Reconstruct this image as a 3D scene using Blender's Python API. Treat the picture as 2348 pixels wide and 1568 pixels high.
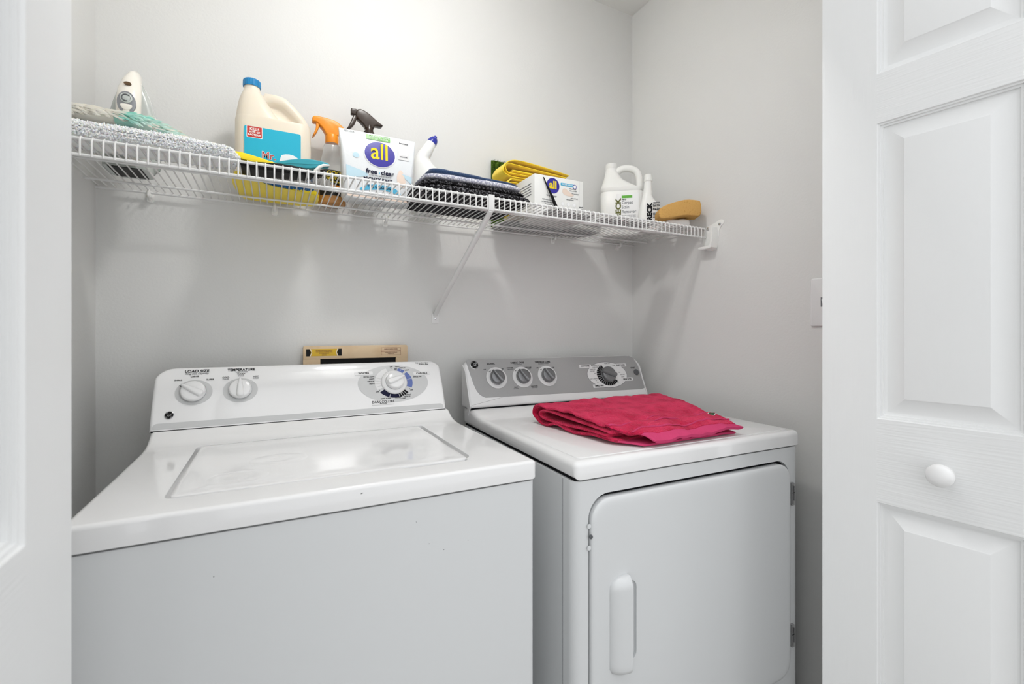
import bpy, bmesh, math, random
from mathutils import Matrix, Vector, noise, Euler
PI = math.pi
for o in list(bpy.data.objects): bpy.data.objects.remove(o)
SC = bpy.context.scene; COL = SC.collection

# ------------------------------------------------------------ camera, light, exposure
cam = bpy.data.objects.new('camera', bpy.data.cameras.new('camera')); COL.objects.link(cam)
cam.location = (0, 0, 1.156); cam.rotation_euler = (PI/2, 0, -math.radians(27.2))
cam.data.sensor_width = 36; cam.data.lens = 36*1066/2348; cam.data.shift_y = -22/2348
cam.data.clip_start = .02
cam.data.dof.use_dof = True; cam.data.dof.focus_distance = 1.3; cam.data.dof.aperture_fstop = 4.5
SC.camera = cam
w = bpy.data.worlds.new('world'); SC.world = w; w.use_nodes = True
w.node_tree.nodes['Background'].inputs[0].default_value = (.97, .985, 1, 1)
w.node_tree.nodes['Background'].inputs[1].default_value = 1.04
def area(name, loc, rot, sx, sy, power, col=(1, 1, 1)):
    l = bpy.data.lights.new(name, 'AREA'); l.shape = 'RECTANGLE'; l.size = sx; l.size_y = sy; l.energy = power; l.color = col
    o = bpy.data.objects.new(name, l); COL.objects.link(o); o.location = loc; o.rotation_euler = rot; return o
SC.view_settings.view_transform = 'Standard'; SC.view_settings.look = 'None'
SC.view_settings.gamma = 1; SC.view_settings.use_curve_mapping = False; SC.view_settings.exposure = 0.46

# ------------------------------------------------------------ materials
def srgb(h):
    if isinstance(h, str): c = [int(h[i:i+2], 16)/255 for i in (0, 2, 4)]
    else: c = [v/255 for v in h]
    return tuple(v/12.92 if v <= .04045 else ((v+.055)/1.055)**2.4 for v in c)+(1,)
def mat(name, col, rough=.5, metal=0, spec=.5, bump=None, coat=0, trans=0, ior=1.45, sheen=0, vary=None, sss=0):
    """bump=(scale, strength, distance, stretch xyz); vary=(scale, colour2, lo, hi)"""
    m = bpy.data.materials.new(name); m.use_nodes = True; nt = m.node_tree; b = nt.nodes['Principled BSDF']
    I = b.inputs; I['Base Color'].default_value = srgb(col); I['Roughness'].default_value = rough; I['Metallic'].default_value = metal
    I['Specular IOR Level'].default_value = spec; I['Coat Weight'].default_value = coat; I['Coat Roughness'].default_value = .05
    I['Transmission Weight'].default_value = trans; I['IOR'].default_value = ior; I['Sheen Weight'].default_value = sheen
    if name.startswith('pink'): I['Sheen Tint'].default_value = (1, .45, .6, 1)
    if sss:
        I['Subsurface Weight'].default_value = sss; I['Subsurface Radius'].default_value = (.02, .015, .01)
    tc = nt.nodes.new('ShaderNodeTexCoord')
    def noisetex(scale, stretch=(1, 1, 1), detail=4):
        mp = nt.nodes.new('ShaderNodeMapping'); mp.inputs['Scale'].default_value = stretch
        n = nt.nodes.new('ShaderNodeTexNoise'); n.inputs['Scale'].default_value = scale; n.inputs['Detail'].default_value = detail
        nt.links.new(tc.outputs['Object'], mp.inputs[0]); nt.links.new(mp.outputs[0], n.inputs['Vector']); return n
    if bump:
        n = noisetex(bump[0], bump[3] if len(bump) > 3 else (1, 1, 1)); bp = nt.nodes.new('ShaderNodeBump')
        bp.inputs['Strength'].default_value = bump[1]; bp.inputs['Distance'].default_value = bump[2]
        nt.links.new(n.outputs['Fac'], bp.inputs['Height']); nt.links.new(bp.outputs[0], I['Normal'])
    if vary:
        n = noisetex(vary[0]); r = nt.nodes.new('ShaderNodeValToRGB')
        r.color_ramp.elements[0].position = vary[2]; r.color_ramp.elements[1].position = vary[3]
        r.color_ramp.elements[0].color = srgb(col); r.color_ramp.elements[1].color = srgb(vary[1])
        nt.links.new(n.outputs['Fac'], r.inputs[0]); nt.links.new(r.outputs[0], I['Base Color'])
    return m
WALL = mat('wall_paint', 'dededc', .6, spec=.25, bump=(160, .18, .002))
CEIL = mat('ceiling_paint', 'f4f4f2', .85, spec=.2)
FLOOR = mat('floor_vinyl', '8d8983', .5, vary=(9, '7c7770', .4, .6))
TRIM = mat('trim_paint', 'e6e6e6', .4)
DSTILE = mat('door_stile_grain', 'e9eaea', .42, bump=(330, .2, .0016, (1, 1, .03)))
DRAIL = mat('door_rail_grain', 'e9eaea', .42, bump=(330, .34, .0018, (.03, .03, 1)))
DPAN = mat('door_panel_paint', 'e9eaea', .40, bump=(330, .12, .0012, (1, 1, .03)))
KNOBW = mat('white_knob', 'eeeeee', .18, coat=.4)
ENAM = mat('white_enamel', 'ebebeb', .09, coat=.25, bump=(700, .03, .0004))
CAB = mat('white_painted_steel', 'd8dadb', .30, bump=(700, .04, .0004))
PLW = mat('white_console_plastic', 'e8e8e8', .07, coat=.3)
DARK = mat('dark_gap', '17181a', .8, spec=.1)  # near-black colour stands in for the shade inside narrow gaps
SILV = mat('silver_panel', 'a6a6a6', .40, metal=.35, bump=(900, .05, .0004))
CHROME = mat('chrome', 'c9cacb', .12, metal=1)
GUN = mat('gunmetal_knob', '7b7c7e', .28, metal=.55, coat=.3)
GREY = mat('disc_grey', 'c6c7c7', .35)
LGREY = mat('light_grey_print', 'dedede', .35)
INK = mat('black_ink', '141416', .55, spec=.2)
INKM = mat('grey_ink', '707275', .5)
NAVY = mat('navy_ink', '0c0e30', .5, spec=.2)
BLUEI = mat('blue_ink', '6676ae', .5, spec=.2)
BTN = mat('dark_button', '55575a', .4)
WIRE = mat('white_vinyl_wire', 'e4e4e3', .30, coat=.1)
WPL = mat('white_plastic', 'f1f1ee', .35, sss=.05)
CREAM = mat('cream_jug_plastic', 'e6dccb', .38, sss=.25)
TEAL = mat('teal_label', '16b0cf', .35)
TEALD = mat('teal_handle', '2596a8', .35)
CAPB = mat('blue_cap', '1780ba', .35, bump=(200, .1, .001, (1, 1, .05)))
REDI = mat('red_print', 'c33226', .4)
WHI = mat('white_print', 'f4f4f4', .4)
ORANGE = mat('orange_trigger_plastic', 'f0931e', .3, sss=.1)
LIQ = mat('orange_liquid', 'f7a52c', .1, coat=.5)
CLEAR = mat('clear_plastic', 'eef1f2', .07, trans=.93, ior=1.25)
BLKL = mat('black_label', '17150f', .35)
YELT = mat('yellow_print', 'f2d616', .4)
BROWN = mat('brown_trigger_plastic', '33251c', .3, coat=.1)
BAG = mat('white_pouch_film', 'e3e6e8', .24, coat=.15, bump=(22, .30, .005))
BAGB = mat('pale_blue_print', 'bcd9e6', .2, coat=.4)
BLUEP = mat('violet_blue_print', '302a94', .3, coat=.1)
YELP = mat('bright_yellow_print', 'f8dc1c', .25)
GREENP = mat('green_print', '5fae35', .25)
SKYP = mat('sky_blue_print', '50b2d6', .25)
PEACH = mat('peach_print', 'ecd8c9', .3)
BCAP = mat('royal_blue_cap', '26309c', .25, coat=.3)
PLUSH = mat('white_plush', 'fbfbfa', .9, spec=.1, sheen=.2, sss=.6)
CREAMF = mat('cream_duster_fibre', 'efece2', .85, spec=.15, sheen=.2, sss=.2)
AQUA = mat('aqua_duster_fibre', '9fe0d2', .85, spec=.15, vary=(18, 'd6efe6', .45, .62), sss=.2)
IRONW = mat('iron_white_plastic', 'f1ece2', .22, coat=.3)
IRONT = mat('iron_tan_plastic', 'b5a899', .3)
IRONG = mat('iron_pale_green_plastic', 'c3c8c4', .25, coat=.2)
IRONS = mat('iron_silver_trim', '9a9ca0', .25, metal=.6)
YEL = mat('yellow_plastic', 'ffe21c', .3, sss=.2)
BLKP = mat('black_plastic', '101011', .45, spec=.2)
BRIB = mat('blue_bristle', '1b6fae', .6)
BRIW = mat('white_bristle', 'e9e7e2', .6)
NAVYT = mat('navy_plush', '2b4468', .95, spec=.1, sheen=.5, bump=(420, .7, .004), vary=(60, '46597a', .5, .75))
LAVT = mat('lavender_grey_cloth', 'a9aabf', .95, spec=.1, bump=(250, .6, .003), vary=(240, 'f0f0f4', .45, .6))
BLKT = mat('black_patterned_cloth', '1c1b1d', .95, spec=.1, bump=(200, .7, .004), vary=(210, '77767a', .50, .62))
TURF = mat('green_turf', '3c5719', .8, spec=.2, vary=(120, '58762a', .4, .65))
YCL = mat('yellow_cloth', 'ffde3a', .95, spec=.1, sheen=.3, bump=(900, .5, .001))
CARD = mat('white_carton', 'efefec', .45)
CARDC = mat('cream_carton_side', 'eae5dc', .5)
OLIVE = mat('olive_print', '5c5e12', .45)
SPONGE = mat('tan_sponge', 'd2a562', .95, spec=.1, bump=(260, .8, .003), vary=(240, 'ac7830', .62, .72))
SPWH = mat('white_scrub_pad', 'efeeec', .8, bump=(300, .5, .002))
PINK = mat('pink_terry', 'dc3059', 1, spec=.05, sheen=.25, bump=(260, 1.0, .006), vary=(22, 'bf163f', .4, .65))
PINKH = mat('light_pink_hem', 'c9446f', .9, spec=.1, bump=(160, .6, .002, (1, .15, .15)))
GREEN = mat('dark_green_thread', '2d4a2a', .8)
BEIGE = mat('beige_board', 'dcc3a0', .6, vary=(14, 'cfb08a', .5, .7))
GOLD = mat('gold_sticker', 'd9b01c', .4)
MAROON = mat('maroon_ink', '7d3a33', .5)
STONE = mat('grey_stone', 'b9b9b8', .85, bump=(60, .4, .003))
GFILM = mat('grey_plastic_film', 'b4b5b7', .25, coat=.3, bump=(18, .6, .01))

# ------------------------------------------------------------ mesh helpers
MW = {}
def tag(o, label=None, cat=None, group=None, kind=None):
    if label: o['label'] = label
    if cat: o['category'] = cat
    if group: o['group'] = group
    if kind: o['kind'] = kind
    return o
def thing(name, label, cat, loc=(0, 0, 0), rz=0, group=None, kind=None, rot=None):
    o = bpy.data.objects.new(name, None); COL.objects.link(o); o.empty_display_size = .05
    o.location = loc; e = rot if rot else (0, 0, rz); o.rotation_euler = e
    MW[o] = Matrix.Translation(loc) @ Euler(e).to_matrix().to_4x4()
    return tag(o, label, cat, group, kind)
def inset(pts, d):
    n = len(pts); out = []
    for i in range(n):
        a, b, c = Vector(pts[i-1]), Vector(pts[i]), Vector(pts[(i+1) % n])
        e1 = (b-a); e2 = (c-b)
        if e1.length < 1e-9: e1 = e2
        if e2.length < 1e-9: e2 = e1
        e1.normalize(); e2.normalize()
        n1 = Vector((-e1.y, e1.x)); n2 = Vector((-e2.y, e2.x)); m = n1+n2
        k = max(m.length_squared/2, .35)
        out.append((b.x+m.x*d/k, b.y+m.y*d/k))
    return out
def ccw(p):
    s = sum(p[i-1][0]*p[i][1]-p[i][0]*p[i-1][1] for i in range(len(p)))
    return list(p) if s > 0 else list(reversed(p))
def rrect(x0, y0, x1, y1, r, n=5):
    if not isinstance(r, (list, tuple)): r = [r]*4      # order: bl br tr tl
    out = []
    for (cx, cy, a), q in zip([(x0, y0, PI), (x1, y0, 1.5*PI), (x1, y1, 0), (x0, y1, .5*PI)], r):
        sx = 1 if cx == x0 else -1; sy = 1 if cy == y0 else -1
        for k in range(n+1):
            t = a+k/n*PI/2; out.append((cx+sx*q+q*math.cos(t), cy+sy*q+q*math.sin(t)))
    return out
def ellipse(cx, cy, rx, ry, n=40): return [(cx+rx*math.cos(2*PI*k/n), cy+ry*math.sin(2*PI*k/n)) for k in range(n)]
def smooth2(pts, it=2, closed=True):
    for _ in range(it):
        o = []; n = len(pts)
        for i in range(n if closed else n-1):
            a, b = pts[i], pts[(i+1) % n]
            o.append(tuple(a[k]*.75+b[k]*.25 for k in range(len(a)))); o.append(tuple(a[k]*.25+b[k]*.75 for k in range(len(a))))
        if not closed: o = [pts[0]]+o+[pts[-1]]
        pts = o
    return pts
I4 = Matrix.Identity(4)
def frame(o, ex, ey):
    ex = Vector(ex).normalized(); ey = Vector(ey); ey = (ey-ex*ey.dot(ex)).normalized(); ez = ex.cross(ey)
    m = Matrix((ex, ey, ez)).transposed().to_4x4(); m.translation = Vector(o); return m
class MB:
    def __init__(s): s.v = []; s.f = []; s.m = []
    def add(s, vs, fs, mi=0, T=I4):
        b = len(s.v); s.v += [T @ Vector(v) for v in vs]
        s.f += [[b+i for i in f] for f in fs]; s.m += [mi]*len(fs); return s
    def loft(s, rings, mi=0, T=I4, closed=True, caps=(True, True)):
        n = len(rings[0]); vs = [p for r in rings for p in r]; fs = []
        for i in range(len(rings)-1):
            for j in range(n if closed else n-1):
                k = (j+1) % n; fs.append([i*n+j, i*n+k, (i+1)*n+k, (i+1)*n+j])
        if closed and caps[0]: fs.append(list(range(n))[::-1])
        if closed and caps[1]: fs.append([(len(rings)-1)*n+j for j in range(n)])
        return s.add(vs, fs, mi, T)
    def prism(s, pts, z0, z1, r=0, seg=3, mi=0, T=I4, rb=0):
        pts = ccw(pts); R = []
        if rb:
            for k in range(seg+1):
                a = PI/2*k/seg; q = rb*(1-math.sin(a)); R.append([(x, y, z0+rb*(1-math.cos(a))) for x, y in inset(pts, q)])
        else: R.append([(x, y, z0) for x, y in pts])
        if r:
            for k in range(seg+1):
                a = PI/2*k/seg; q = r*(1-math.cos(a)); R.append([(x, y, z1-r*(1-math.sin(a))) for x, y in inset(pts, q)])
        else: R.append([(x, y, z1) for x, y in pts])
        return s.loft(R, mi, T)
    def box(s, x0, y0, z0, x1, y1, z1, r=0, mi=0, T=I4):
        if r: return s.prism(rrect(x0, y0, x1, y1, r, 3), z0, z1, r*.98, 3, mi, T, rb=r*.98)
        return s.prism([(x0, y0), (x1, y0), (x1, y1), (x0, y1)], z0, z1, 0, 1, mi, T)
    def lathe(s, prof, n=32, mi=0, T=I4, sx=1, sy=1, caps=(True, True)):
        return s.loft([[(r*sx*math.cos(2*PI*k/n), r*sy*math.sin(2*PI*k/n), z) for k in range(n)] for r, z in prof], mi, T, caps=caps)
    def tube(s, pts, r, n=8, mi=0, T=I4, flat=1):
        pts = [Vector(p) for p in pts]; R = []; up = Vector((0, 0, 1)); prev = None
        for i, p in enumerate(pts):
            d = (pts[min(i+1, len(pts)-1)]-pts[max(i-1, 0)]).normalized()
            if prev is None:
                a = d.cross(up)
                if a.length < .05: a = d.cross(Vector((1, 0, 0)))
            else: a = prev-d*prev.dot(d)
            a.normalize(); prev = a; b = d.cross(a); q = r[i] if isinstance(r, (list, tuple)) else r
            R.append([p+a*q*math.cos(2*PI*k/n)+b*q*flat*math.sin(2*PI*k/n) for k in range(n)])
        return s.loft(R, mi, T)
    def sheet(s, path, th, x0, x1, nx=20, mi=0, T=I4, wob=0, seed=0, xl=None, xr=None):
        """a cloth of thickness th following a path in local (y,z), spread along x"""
        P = [Vector((0, a, b)) for a, b in path]; n = len(P); sec = []
        for i, p in enumerate(P):
            d = (P[min(i+1, n-1)]-P[max(i-1, 0)]).normalized(); nn = Vector((0, -d.z, d.y)); sec.append((p, nn))
        rings = []
        for k in range(nx+1):
            t = k/nx; up = []; dn = []
            e = min(1, min(t, 1-t)*nx*.9+.35)
            for p, nn in sec:
                a = xl(p) if xl else x0; b = xr(p) if xr else x1; x = a+(b-a)*t
                q = noise.noise(Vector((x*14+seed, p.y*14, p.z*30)))*wob+noise.noise(Vector((x*37+seed, p.y*37, 5)))*wob*.4
                c = Vector((x, p.y, p.z+q*min(1, 1)))
                up.append(c+nn*th/2*e); dn.append(c-nn*th/2*e)
            rings.append(up+dn[::-1])
        return s.loft(rings, mi, T)
    def pad(s, x0, y0, z0, x1, y1, z1, nx=26, ny=28, wob=.004, seed=0, mi=0, T=I4, p=3.2, fn=None):
        R = []
        for i in range(nx+1):
            t = i/nx; u = 2*t-1; k = (1-abs(u)**5)**(1/3.) if abs(u) < 1 else .02; k = max(k, .03); x = x0+(x1-x0)*t; ring = []
            for j in range(ny):
                a = 2*PI*j/ny; c, q = math.cos(a), math.sin(a)
                yy = abs(c)**(2/p)*(1 if c > 0 else -1)*k**.5; zz = abs(q)**(2/p)*(1 if q > 0 else -1)*k
                y = (y0+y1)/2+yy*(y1-y0)/2; z = (z0+z1)/2+zz*(z1-z0)/2
                d = noise.noise(Vector((x*16+seed, y*16, z*16)))*wob+noise.noise(Vector((x*45+seed, y*45, z*45)))*wob*.4
                z2 = z+d*(1 if z > z0+.004 else 0); 
                if fn: z2 += fn(x, y)*(z-z0)/(z1-z0)
                ring.append((x, y+d*.6, max(z2, z0)))
            R.append(ring)
        return s.loft(R, mi, T)
    def text(s, body, size, T, mi=0, align='CENTER', bold=0, sx=1, th=.0003, italic=0):
        c = bpy.data.curves.new('t', 'FONT'); c.body = body; c.size = size; c.align_x = align; c.align_y = 'CENTER'
        c.offset = bold; c.extrude = th; c.resolution_u = 3; c.shear = italic
        o = bpy.data.objects.new('t', c); me = bpy.data.meshes.new_from_object(o)
        M = T @ Matrix.Diagonal((sx, 1, 1, 1))
        s.add([v.co.copy() for v in me.vertices], [list(p.vertices) for p in me.polygons], mi, M)
        bpy.data.objects.remove(o); bpy.data.curves.remove(c); bpy.data.meshes.remove(me); return s
    def bend(s, F, H, sag):
        Fi = F.inverted()
        for i, v in enumerate(s.v):
            l = Fi @ v; t_ = l.y/H
            if 0 < t_ < 1: l.z += 4*sag*t_*(1-t_); s.v[i] = F @ l
        return s
    def build(s, name, mats, parent=None, world=False, ang=35, label=None):
        if not isinstance(mats, (list, tuple)): mats = [mats]
        me = bpy.data.meshes.new(name); vs = s.v
        M = MW.get(parent, I4) if parent else I4
        if world and parent: inv = M.inverted(); vs = [inv @ v for v in vs]
        me.from_pydata([tuple(v) for v in vs], [], s.f); me.update()
        for m in mats: me.materials.append(m)
        me.polygons.foreach_set('material_index', s.m)
        bm = bmesh.new(); bm.from_mesh(me); bmesh.ops.recalc_face_normals(bm, faces=bm.faces); bm.to_mesh(me); bm.free()
        me.polygons.foreach_set('use_smooth', [True]*len(me.polygons)); me.set_sharp_from_angle(angle=math.radians(ang))
        o = bpy.data.objects.new(name, me); COL.objects.link(o)
        if parent: o.parent = parent
        MW[o] = M
        if label: o['label'] = label
        return o
def boolean(o, cutter):
    m = o.modifiers.new('b', 'BOOLEAN'); m.object = cutter; m.operation = 'DIFFERENCE'; m.solver = 'EXACT'
    bpy.context.view_layer.update(); dg = bpy.context.evaluated_depsgraph_get()
    me = bpy.data.meshes.new_from_object(o.evaluated_get(dg)); o.modifiers.clear(); o.data = me
    me.polygons.foreach_set('use_smooth', [True]*len(me.polygons)); me.set_sharp_from_angle(angle=math.radians(30))
    bpy.data.objects.remove(cutter)
def struct(mb, name, m): return tag(mb.build(name, m), kind='structure')

# ------------------------------------------------------------ the room
XL, XR, YB, ZC = -.392, 1.3365, 1.5, 2.479
b = MB(); b.box(XL-.1, YB, 0, XR+.1, YB+.1, ZC); struct(b, 'wall_back', WALL)
b = MB(); b.box(XL-.1, .56, 0, XL, YB, ZC); struct(b, 'wall_left', WALL)
b = MB(); b.box(XR, .56, 0, XR+.1, YB, ZC); struct(b, 'wall_right', WALL)
b = MB(); b.box(XL-.1, .5, ZC, XR+.1, YB+.1, ZC+.1); struct(b, 'ceiling', CEIL)
b = MB(); b.box(-2.2, -2.6, -.1, 3.2, YB+.1, 0); struct(b, 'floor', FLOOR)
b = MB()
b.box(-1.6, .56, 0, -.262, .67, 2.07); b.box(1.242, .56, 0, 2.6, .67, 2.07); b.box(-1.6, .56, 2.07, 2.6, .67, ZC+.1)
struct(b, 'wall_front', WALL)
b = MB()
b.box(-.262, .55, 0, -.252, .68, 2.06); b.box(1.232, .55, 0, 1.242, .68, 2.06); b.box(-.262, .55, 2.06, 1.242, .68, 2.07)
struct(b, 'trim_1', TRIM)
for nm, x0, x1, y0, y1 in (('baseboard_back', XL, XR, YB-.012, YB), ('baseboard_right', XR-.012, XR, .67, YB-.012), ('baseboard_left', XL, XL+.012, .67, YB-.012)):
    b = MB(); b.box(x0, y0, 0, x1, y1, .08); struct(b, nm, TRIM)

# ceiling lamp of the closet
CL = thing('ceiling_light', 'small rectangular white closet ceiling lamp above the shelf', 'ceiling light', (.32, .80, ZC))
b = MB(); b.box(.18, .72, ZC-.02, .46, .88, ZC, .006); b.build('lamp_base', TRIM, CL, world=True)
LM = bpy.data.materials.new('lamp_glass'); LM.use_nodes = True; e_ = LM.node_tree.nodes['Principled BSDF']
e_.inputs['Emission Color'].default_value = (1, .99, .975, 1); e_.inputs['Emission Strength'].default_value = 80
b = MB(); b.box(.235, .745, ZC-.05, .405, .840, ZC-.02, .010); b.build('lamp_diffuser', LM, CL, world=True)

# bifold door leaves (moulded six panel)
def leaf(parent, T, name='leaf'):
    """local x across the leaf 0..W, y up, z out of the visible face"""
    W = .375; Z0, Z1 = .015, 2.035; th = .033
    P = [(.16, .8366), (.9933, 1.5495), (1.642, 1.93)]; a, c = .0915, .284
    L = MB()
    def q(x0, y0, x1, y1, mi): L.add([(x0, y0, 0), (x1, y0, 0), (x1, y1, 0), (x0, y1, 0)], [[0, 1, 2, 3]], mi, T)
    q(0, Z0, a, Z1, 0); q(c, Z0, W, Z1, 0)
    ys = [Z0]+[v for p in P for v in p]+[Z1]
    for k in range(0, len(ys), 2): q(a, ys[k], c, ys[k+1], 1)
    for y0, y1 in P:
        steps = [(0, 0), (.0015, -.0028), (.004, -.0032), (.0045, -.0062), (.008, -.0066), (.0085, -.0100), (.0125, -.0108), (.014, -.0108), (.0395, -.0020), (.0410, -.0008), (.042, -.0006)]
        rings = [[(a+d, y0+d, z), (c-d, y0+d, z), (c-d, y1-d, z), (a+d, y1-d, z)] for d, z in steps]
        L.loft(rings, 2, T, caps=(False, True))
    L.add([(0, Z0, 0), (W, Z0, 0), (W, Z1, 0), (0, Z1, 0), (0, Z0, -th), (W, Z0, -th), (W, Z1, -th), (0, Z1, -th)],
          [[0, 4, 5, 1], [1, 5, 6, 2], [2, 6, 7, 3], [3, 7, 4, 0], [7, 6, 5, 4]], 0, T)
    return L.build(name, [DSTILE, DRAIL, DPAN], parent, world=True, ang=20)
def knob(parent, T):
    k = MB(); k.lathe([(.011, 0), (.0115, .003), (.008, .006), (.0078, .012), (.012, .016), (.017, .020), (.0195, .0255), (.0190, .031), (.0155, .0355), (.009, .038), (.001, .0388)], 32, 0, T)
    return k.build('knob', KNOBW, parent, world=True)
d1 = thing('door_2', 'white moulded panel folding closet door with round white knob, folded open at the right jamb', None, (1.0, .556, 0), kind='structure')
leaf(d1, frame((1.0, .556, 0), (.134, -.991, 0), (0, 0, 1)), 'door_leaf')
knob(d1, frame((1.0+.134*.1875, .556-.991*.1875, .915), (.134, -.991, 0), (0, 0, 1)))
ap = (1.0+.134*.377, .556-.991*.377); pv = (1.195, .53); dv = Vector((ap[0]+.04-pv[0]-.0, ap[1]-pv[1], 0)).normalized()
leaf(d1, frame((ap[0]+.045, ap[1], 0), -dv, (0, 0, 1)) @ Matrix.Translation((0, 0, 0)) if False else frame((ap[0]+.044, ap[1], 0), (.16, .987, 0), (0, 0, 1)), 'door_leaf')
d2 = thing('door_1', 'white moulded panel folding closet door, folded open at the left jamb', None, (-.168, .576, 0), kind='structure')
leaf(d2, frame((-.168, .576, 0), (0, 1, 0), (0, 0, 1)) @ Matrix.Translation((-.375, 0, 0)), 'door_leaf')
leaf(d2, frame((-.212, .576, 0), (0, -1, 0), (0, 0, 1)), 'door_leaf')

# ------------------------------------------------------------ washer
def deckprofile(pts, x0, x1, r, mb, T=I4):
    """closed (y,z) outline swept along x with softened ends"""
    pts = ccw(pts); R = []; seg = 4
    for k in range(seg+1):
        a = PI/2*k/seg; R.append([(x0+r*(1-math.cos(a)), y, z) for y, z in inset(pts, r*(1-math.sin(a)))])
    for k in range(seg, -1, -1):
        a = PI/2*k/seg; R.append([(x1-r*(1-math.cos(a)), y, z) for y, z in inset(pts, r*(1-math.sin(a)))])
    mb.loft(R, 0, T)
def arc(cx, cy, r, a0, a1, n=5): return [(cx+r*math.cos(math.radians(a0+(a1-a0)*k/n)), cy+r*math.sin(math.radians(a0+(a1-a0)*k/n))) for k in range(n+1)]
wx0, wx1, wyf = -.238, .446, .764
W = thing('washing_machine', 'white top loading washing machine standing left of the dryer, lid closed', 'washing machine', (wx0, wyf, 0))
b = MB(); b.prism(rrect(wx0+.002, wyf+.004, wx1-.002, 1.42, .012), .02, .875, 0, 3); b.box(wx0+.04, wyf+.05, 0, wx1-.04, 1.38, .02)
b.build('cabinet', CAB, W, world=True)
b = MB(); b.box(wx0+.008, wyf+.012, .875, wx1-.008, 1.41, .879); b.build('seam_gap_shade', DARK, W, world=True)  # dark filler, paints the shade of the gap under the deck
prof = [(wyf, .879)]+arc(wyf+.0065, .9073, .0065, 180, 90)+[(1.0, .9135), (1.16, .914), (1.195, .9155), (1.225, .921), (1.245, .930), (1.258, .938), (1.42, .938), (1.42, .879)]
b = MB(); deckprofile(prof, wx0, wx1, .009, b); deck = b.build('top_deck', ENAM, W, world=True, ang=30)
T0 = MW[W].inverted()
lx0, lx1, ly0, ly1 = -.136, .338, .834, 1.178
c = MB(); c.prism(rrect(lx0-.0065, ly0-.004, lx1+.0055, ly1+.002, [.014, .030, .012, .012], 6), .9005, .96, 0, 3, 0)
boolean(deck, c.build('cut', ENAM, W, world=True))
deck.parent = W
c = MB(); c.prism(rrect(.205, ly0-.013, .330, ly0+.01, [.008, .010, .004, .004], 5), .9085, .96, 0, 3, 0); boolean(deck, c.build('cut', ENAM, W, world=True))
deck.parent = W
cc = MB(); cc.prism(rrect(lx0-.0065, ly0-.004, lx1+.0055, ly1+.002, [.014, .030, .012, .012], 6), .9002, .9012)
lid = MB()
rings = [(0, .9012), (0, .9115), (.001, .9138), (.003, .9148), (.007, .915), (.018, .9147), (.030, .9134), (.05, .9128), (.10, .9126)]
lid.loft([[(x, y, z) for x, y in rrect(lx0+d, ly0+d, lx1-.004-d, ly1-d, max(.003, .010-d*.1)+d*.12, 5)] for d, z in rings])
for (ex_, ey_, rr) in ((-.055, .905, .030), (.01, 1.0, .030)):   # shallow pressed rings
    lid.loft([[(ex_+(rr+d)*math.cos(2*PI*k/28)*1.2, ey_+(rr+d)*math.sin(2*PI*k/28), .9127+z) for k in range(28)] for d, z in ((-.018, -.0002), (-.006, .0007), (.002, .0007), (.014, -.0002))], caps=(False, False))
lid.build('lid', ENAM, W, world=True, ang=30)
for x_, z_, w_, h_ in ((-.0737, .815, .0016, .0016), (.2139, .8377, .001, .002), (.2361, .7968, .0012, .0012), (.2621, .7810, .0022, .0012), (.307, .788, .0010, .0010)):
    c = MB(); c.prism(ellipse(0, 0, w_/2, h_/2, 8), 0, .0003, 0, 1, 0, frame((x_, .7680, z_), (1, 0, 0), (0, 0, 1))); c.build('paint_chip', INKM, W, world=True)
c = MB(); c.prism(ellipse(0, 0, .0020, .0006, 8), 0, .0003, 0, 1, 0, frame((.125, .764, .901), (1, .0, .3), (0, 0, 1))); c.build('paint_chip', BLKP, W, world=True)
# console
WF = frame((0, 1.262, .9385), (1, 0, 0), (0, .073, .134))      # local x along, y up the face, z out of the face
Hc = .1540; SAG = .0060
def qr(d, e): return 0 if d >= e else -e*(1-math.sqrt(max(0, 1-(1-max(d, 0)/e)**2)))
def console(parent, F, x0, x1, H, rl, rr_, yback, m, sag):
    ds = [0, .0003, .001, .002, .0035, .0055, .0075, .010, .014, .019, .025, .032, .040]; rings = []
    xs = [(x0+d, d, rl) for d in ds]+[(x0+.04+(x1-x0-.08)*k/12, 1, 1) for k in range(1, 12)]+[(x1-d, d, rr_) for d in reversed(ds)]
    for x, d, r in xs:
        h = H if d >= r else H-r+math.sqrt(max(0, r*r-(r-d)**2)); e = .008; h = max(h, .02)
        ys = [0, .0004, .0015]+[.0015+(h-.0105)*k/12 for k in range(1, 13)]+[h-.006, h-.0035, h-.0018, h-.0007, h-.0001, h]
        ring = []
        for y in ys:
            t_ = y/H; ring.append(F @ Vector((x, y, 4*sag*t_*(1-t_)+min(qr(d, e), qr(h-y, e), qr(y, .0015)))))
        ring += [Vector((ring[-1].x, yback, ring[-1].z-.003)), Vector((ring[0].x, yback, ring[0].z))]
        rings.append(ring)
    M = MB(); M.loft(rings); return M.build('console', m, parent, world=True, ang=40)
console(W, WF, -.2415, .4385, Hc, .038, .030, 1.42, PLW, SAG)
b = MB(); b.box(-.238, 1.2625, .936, .435, 1.415, .9395); b.build('console_gap_shade', DARK, W, world=True)  # dark slab painted as the shaded gap line beneath the console
def on(F, x, y, z=.0008, rot=0): return F @ Matrix.Translation((x, y, z)) @ Matrix.Rotation(rot, 4, 'Z')
b = MB()
b.prism(ellipse(-.1635, .0862, .0367, .0312), -.0005, .0006, 0, 3, 0, WF)
b.prism(ellipse(-.0697, .0862, .0367, .0312), -.0005, .0006, 0, 3, 0, WF)
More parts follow.
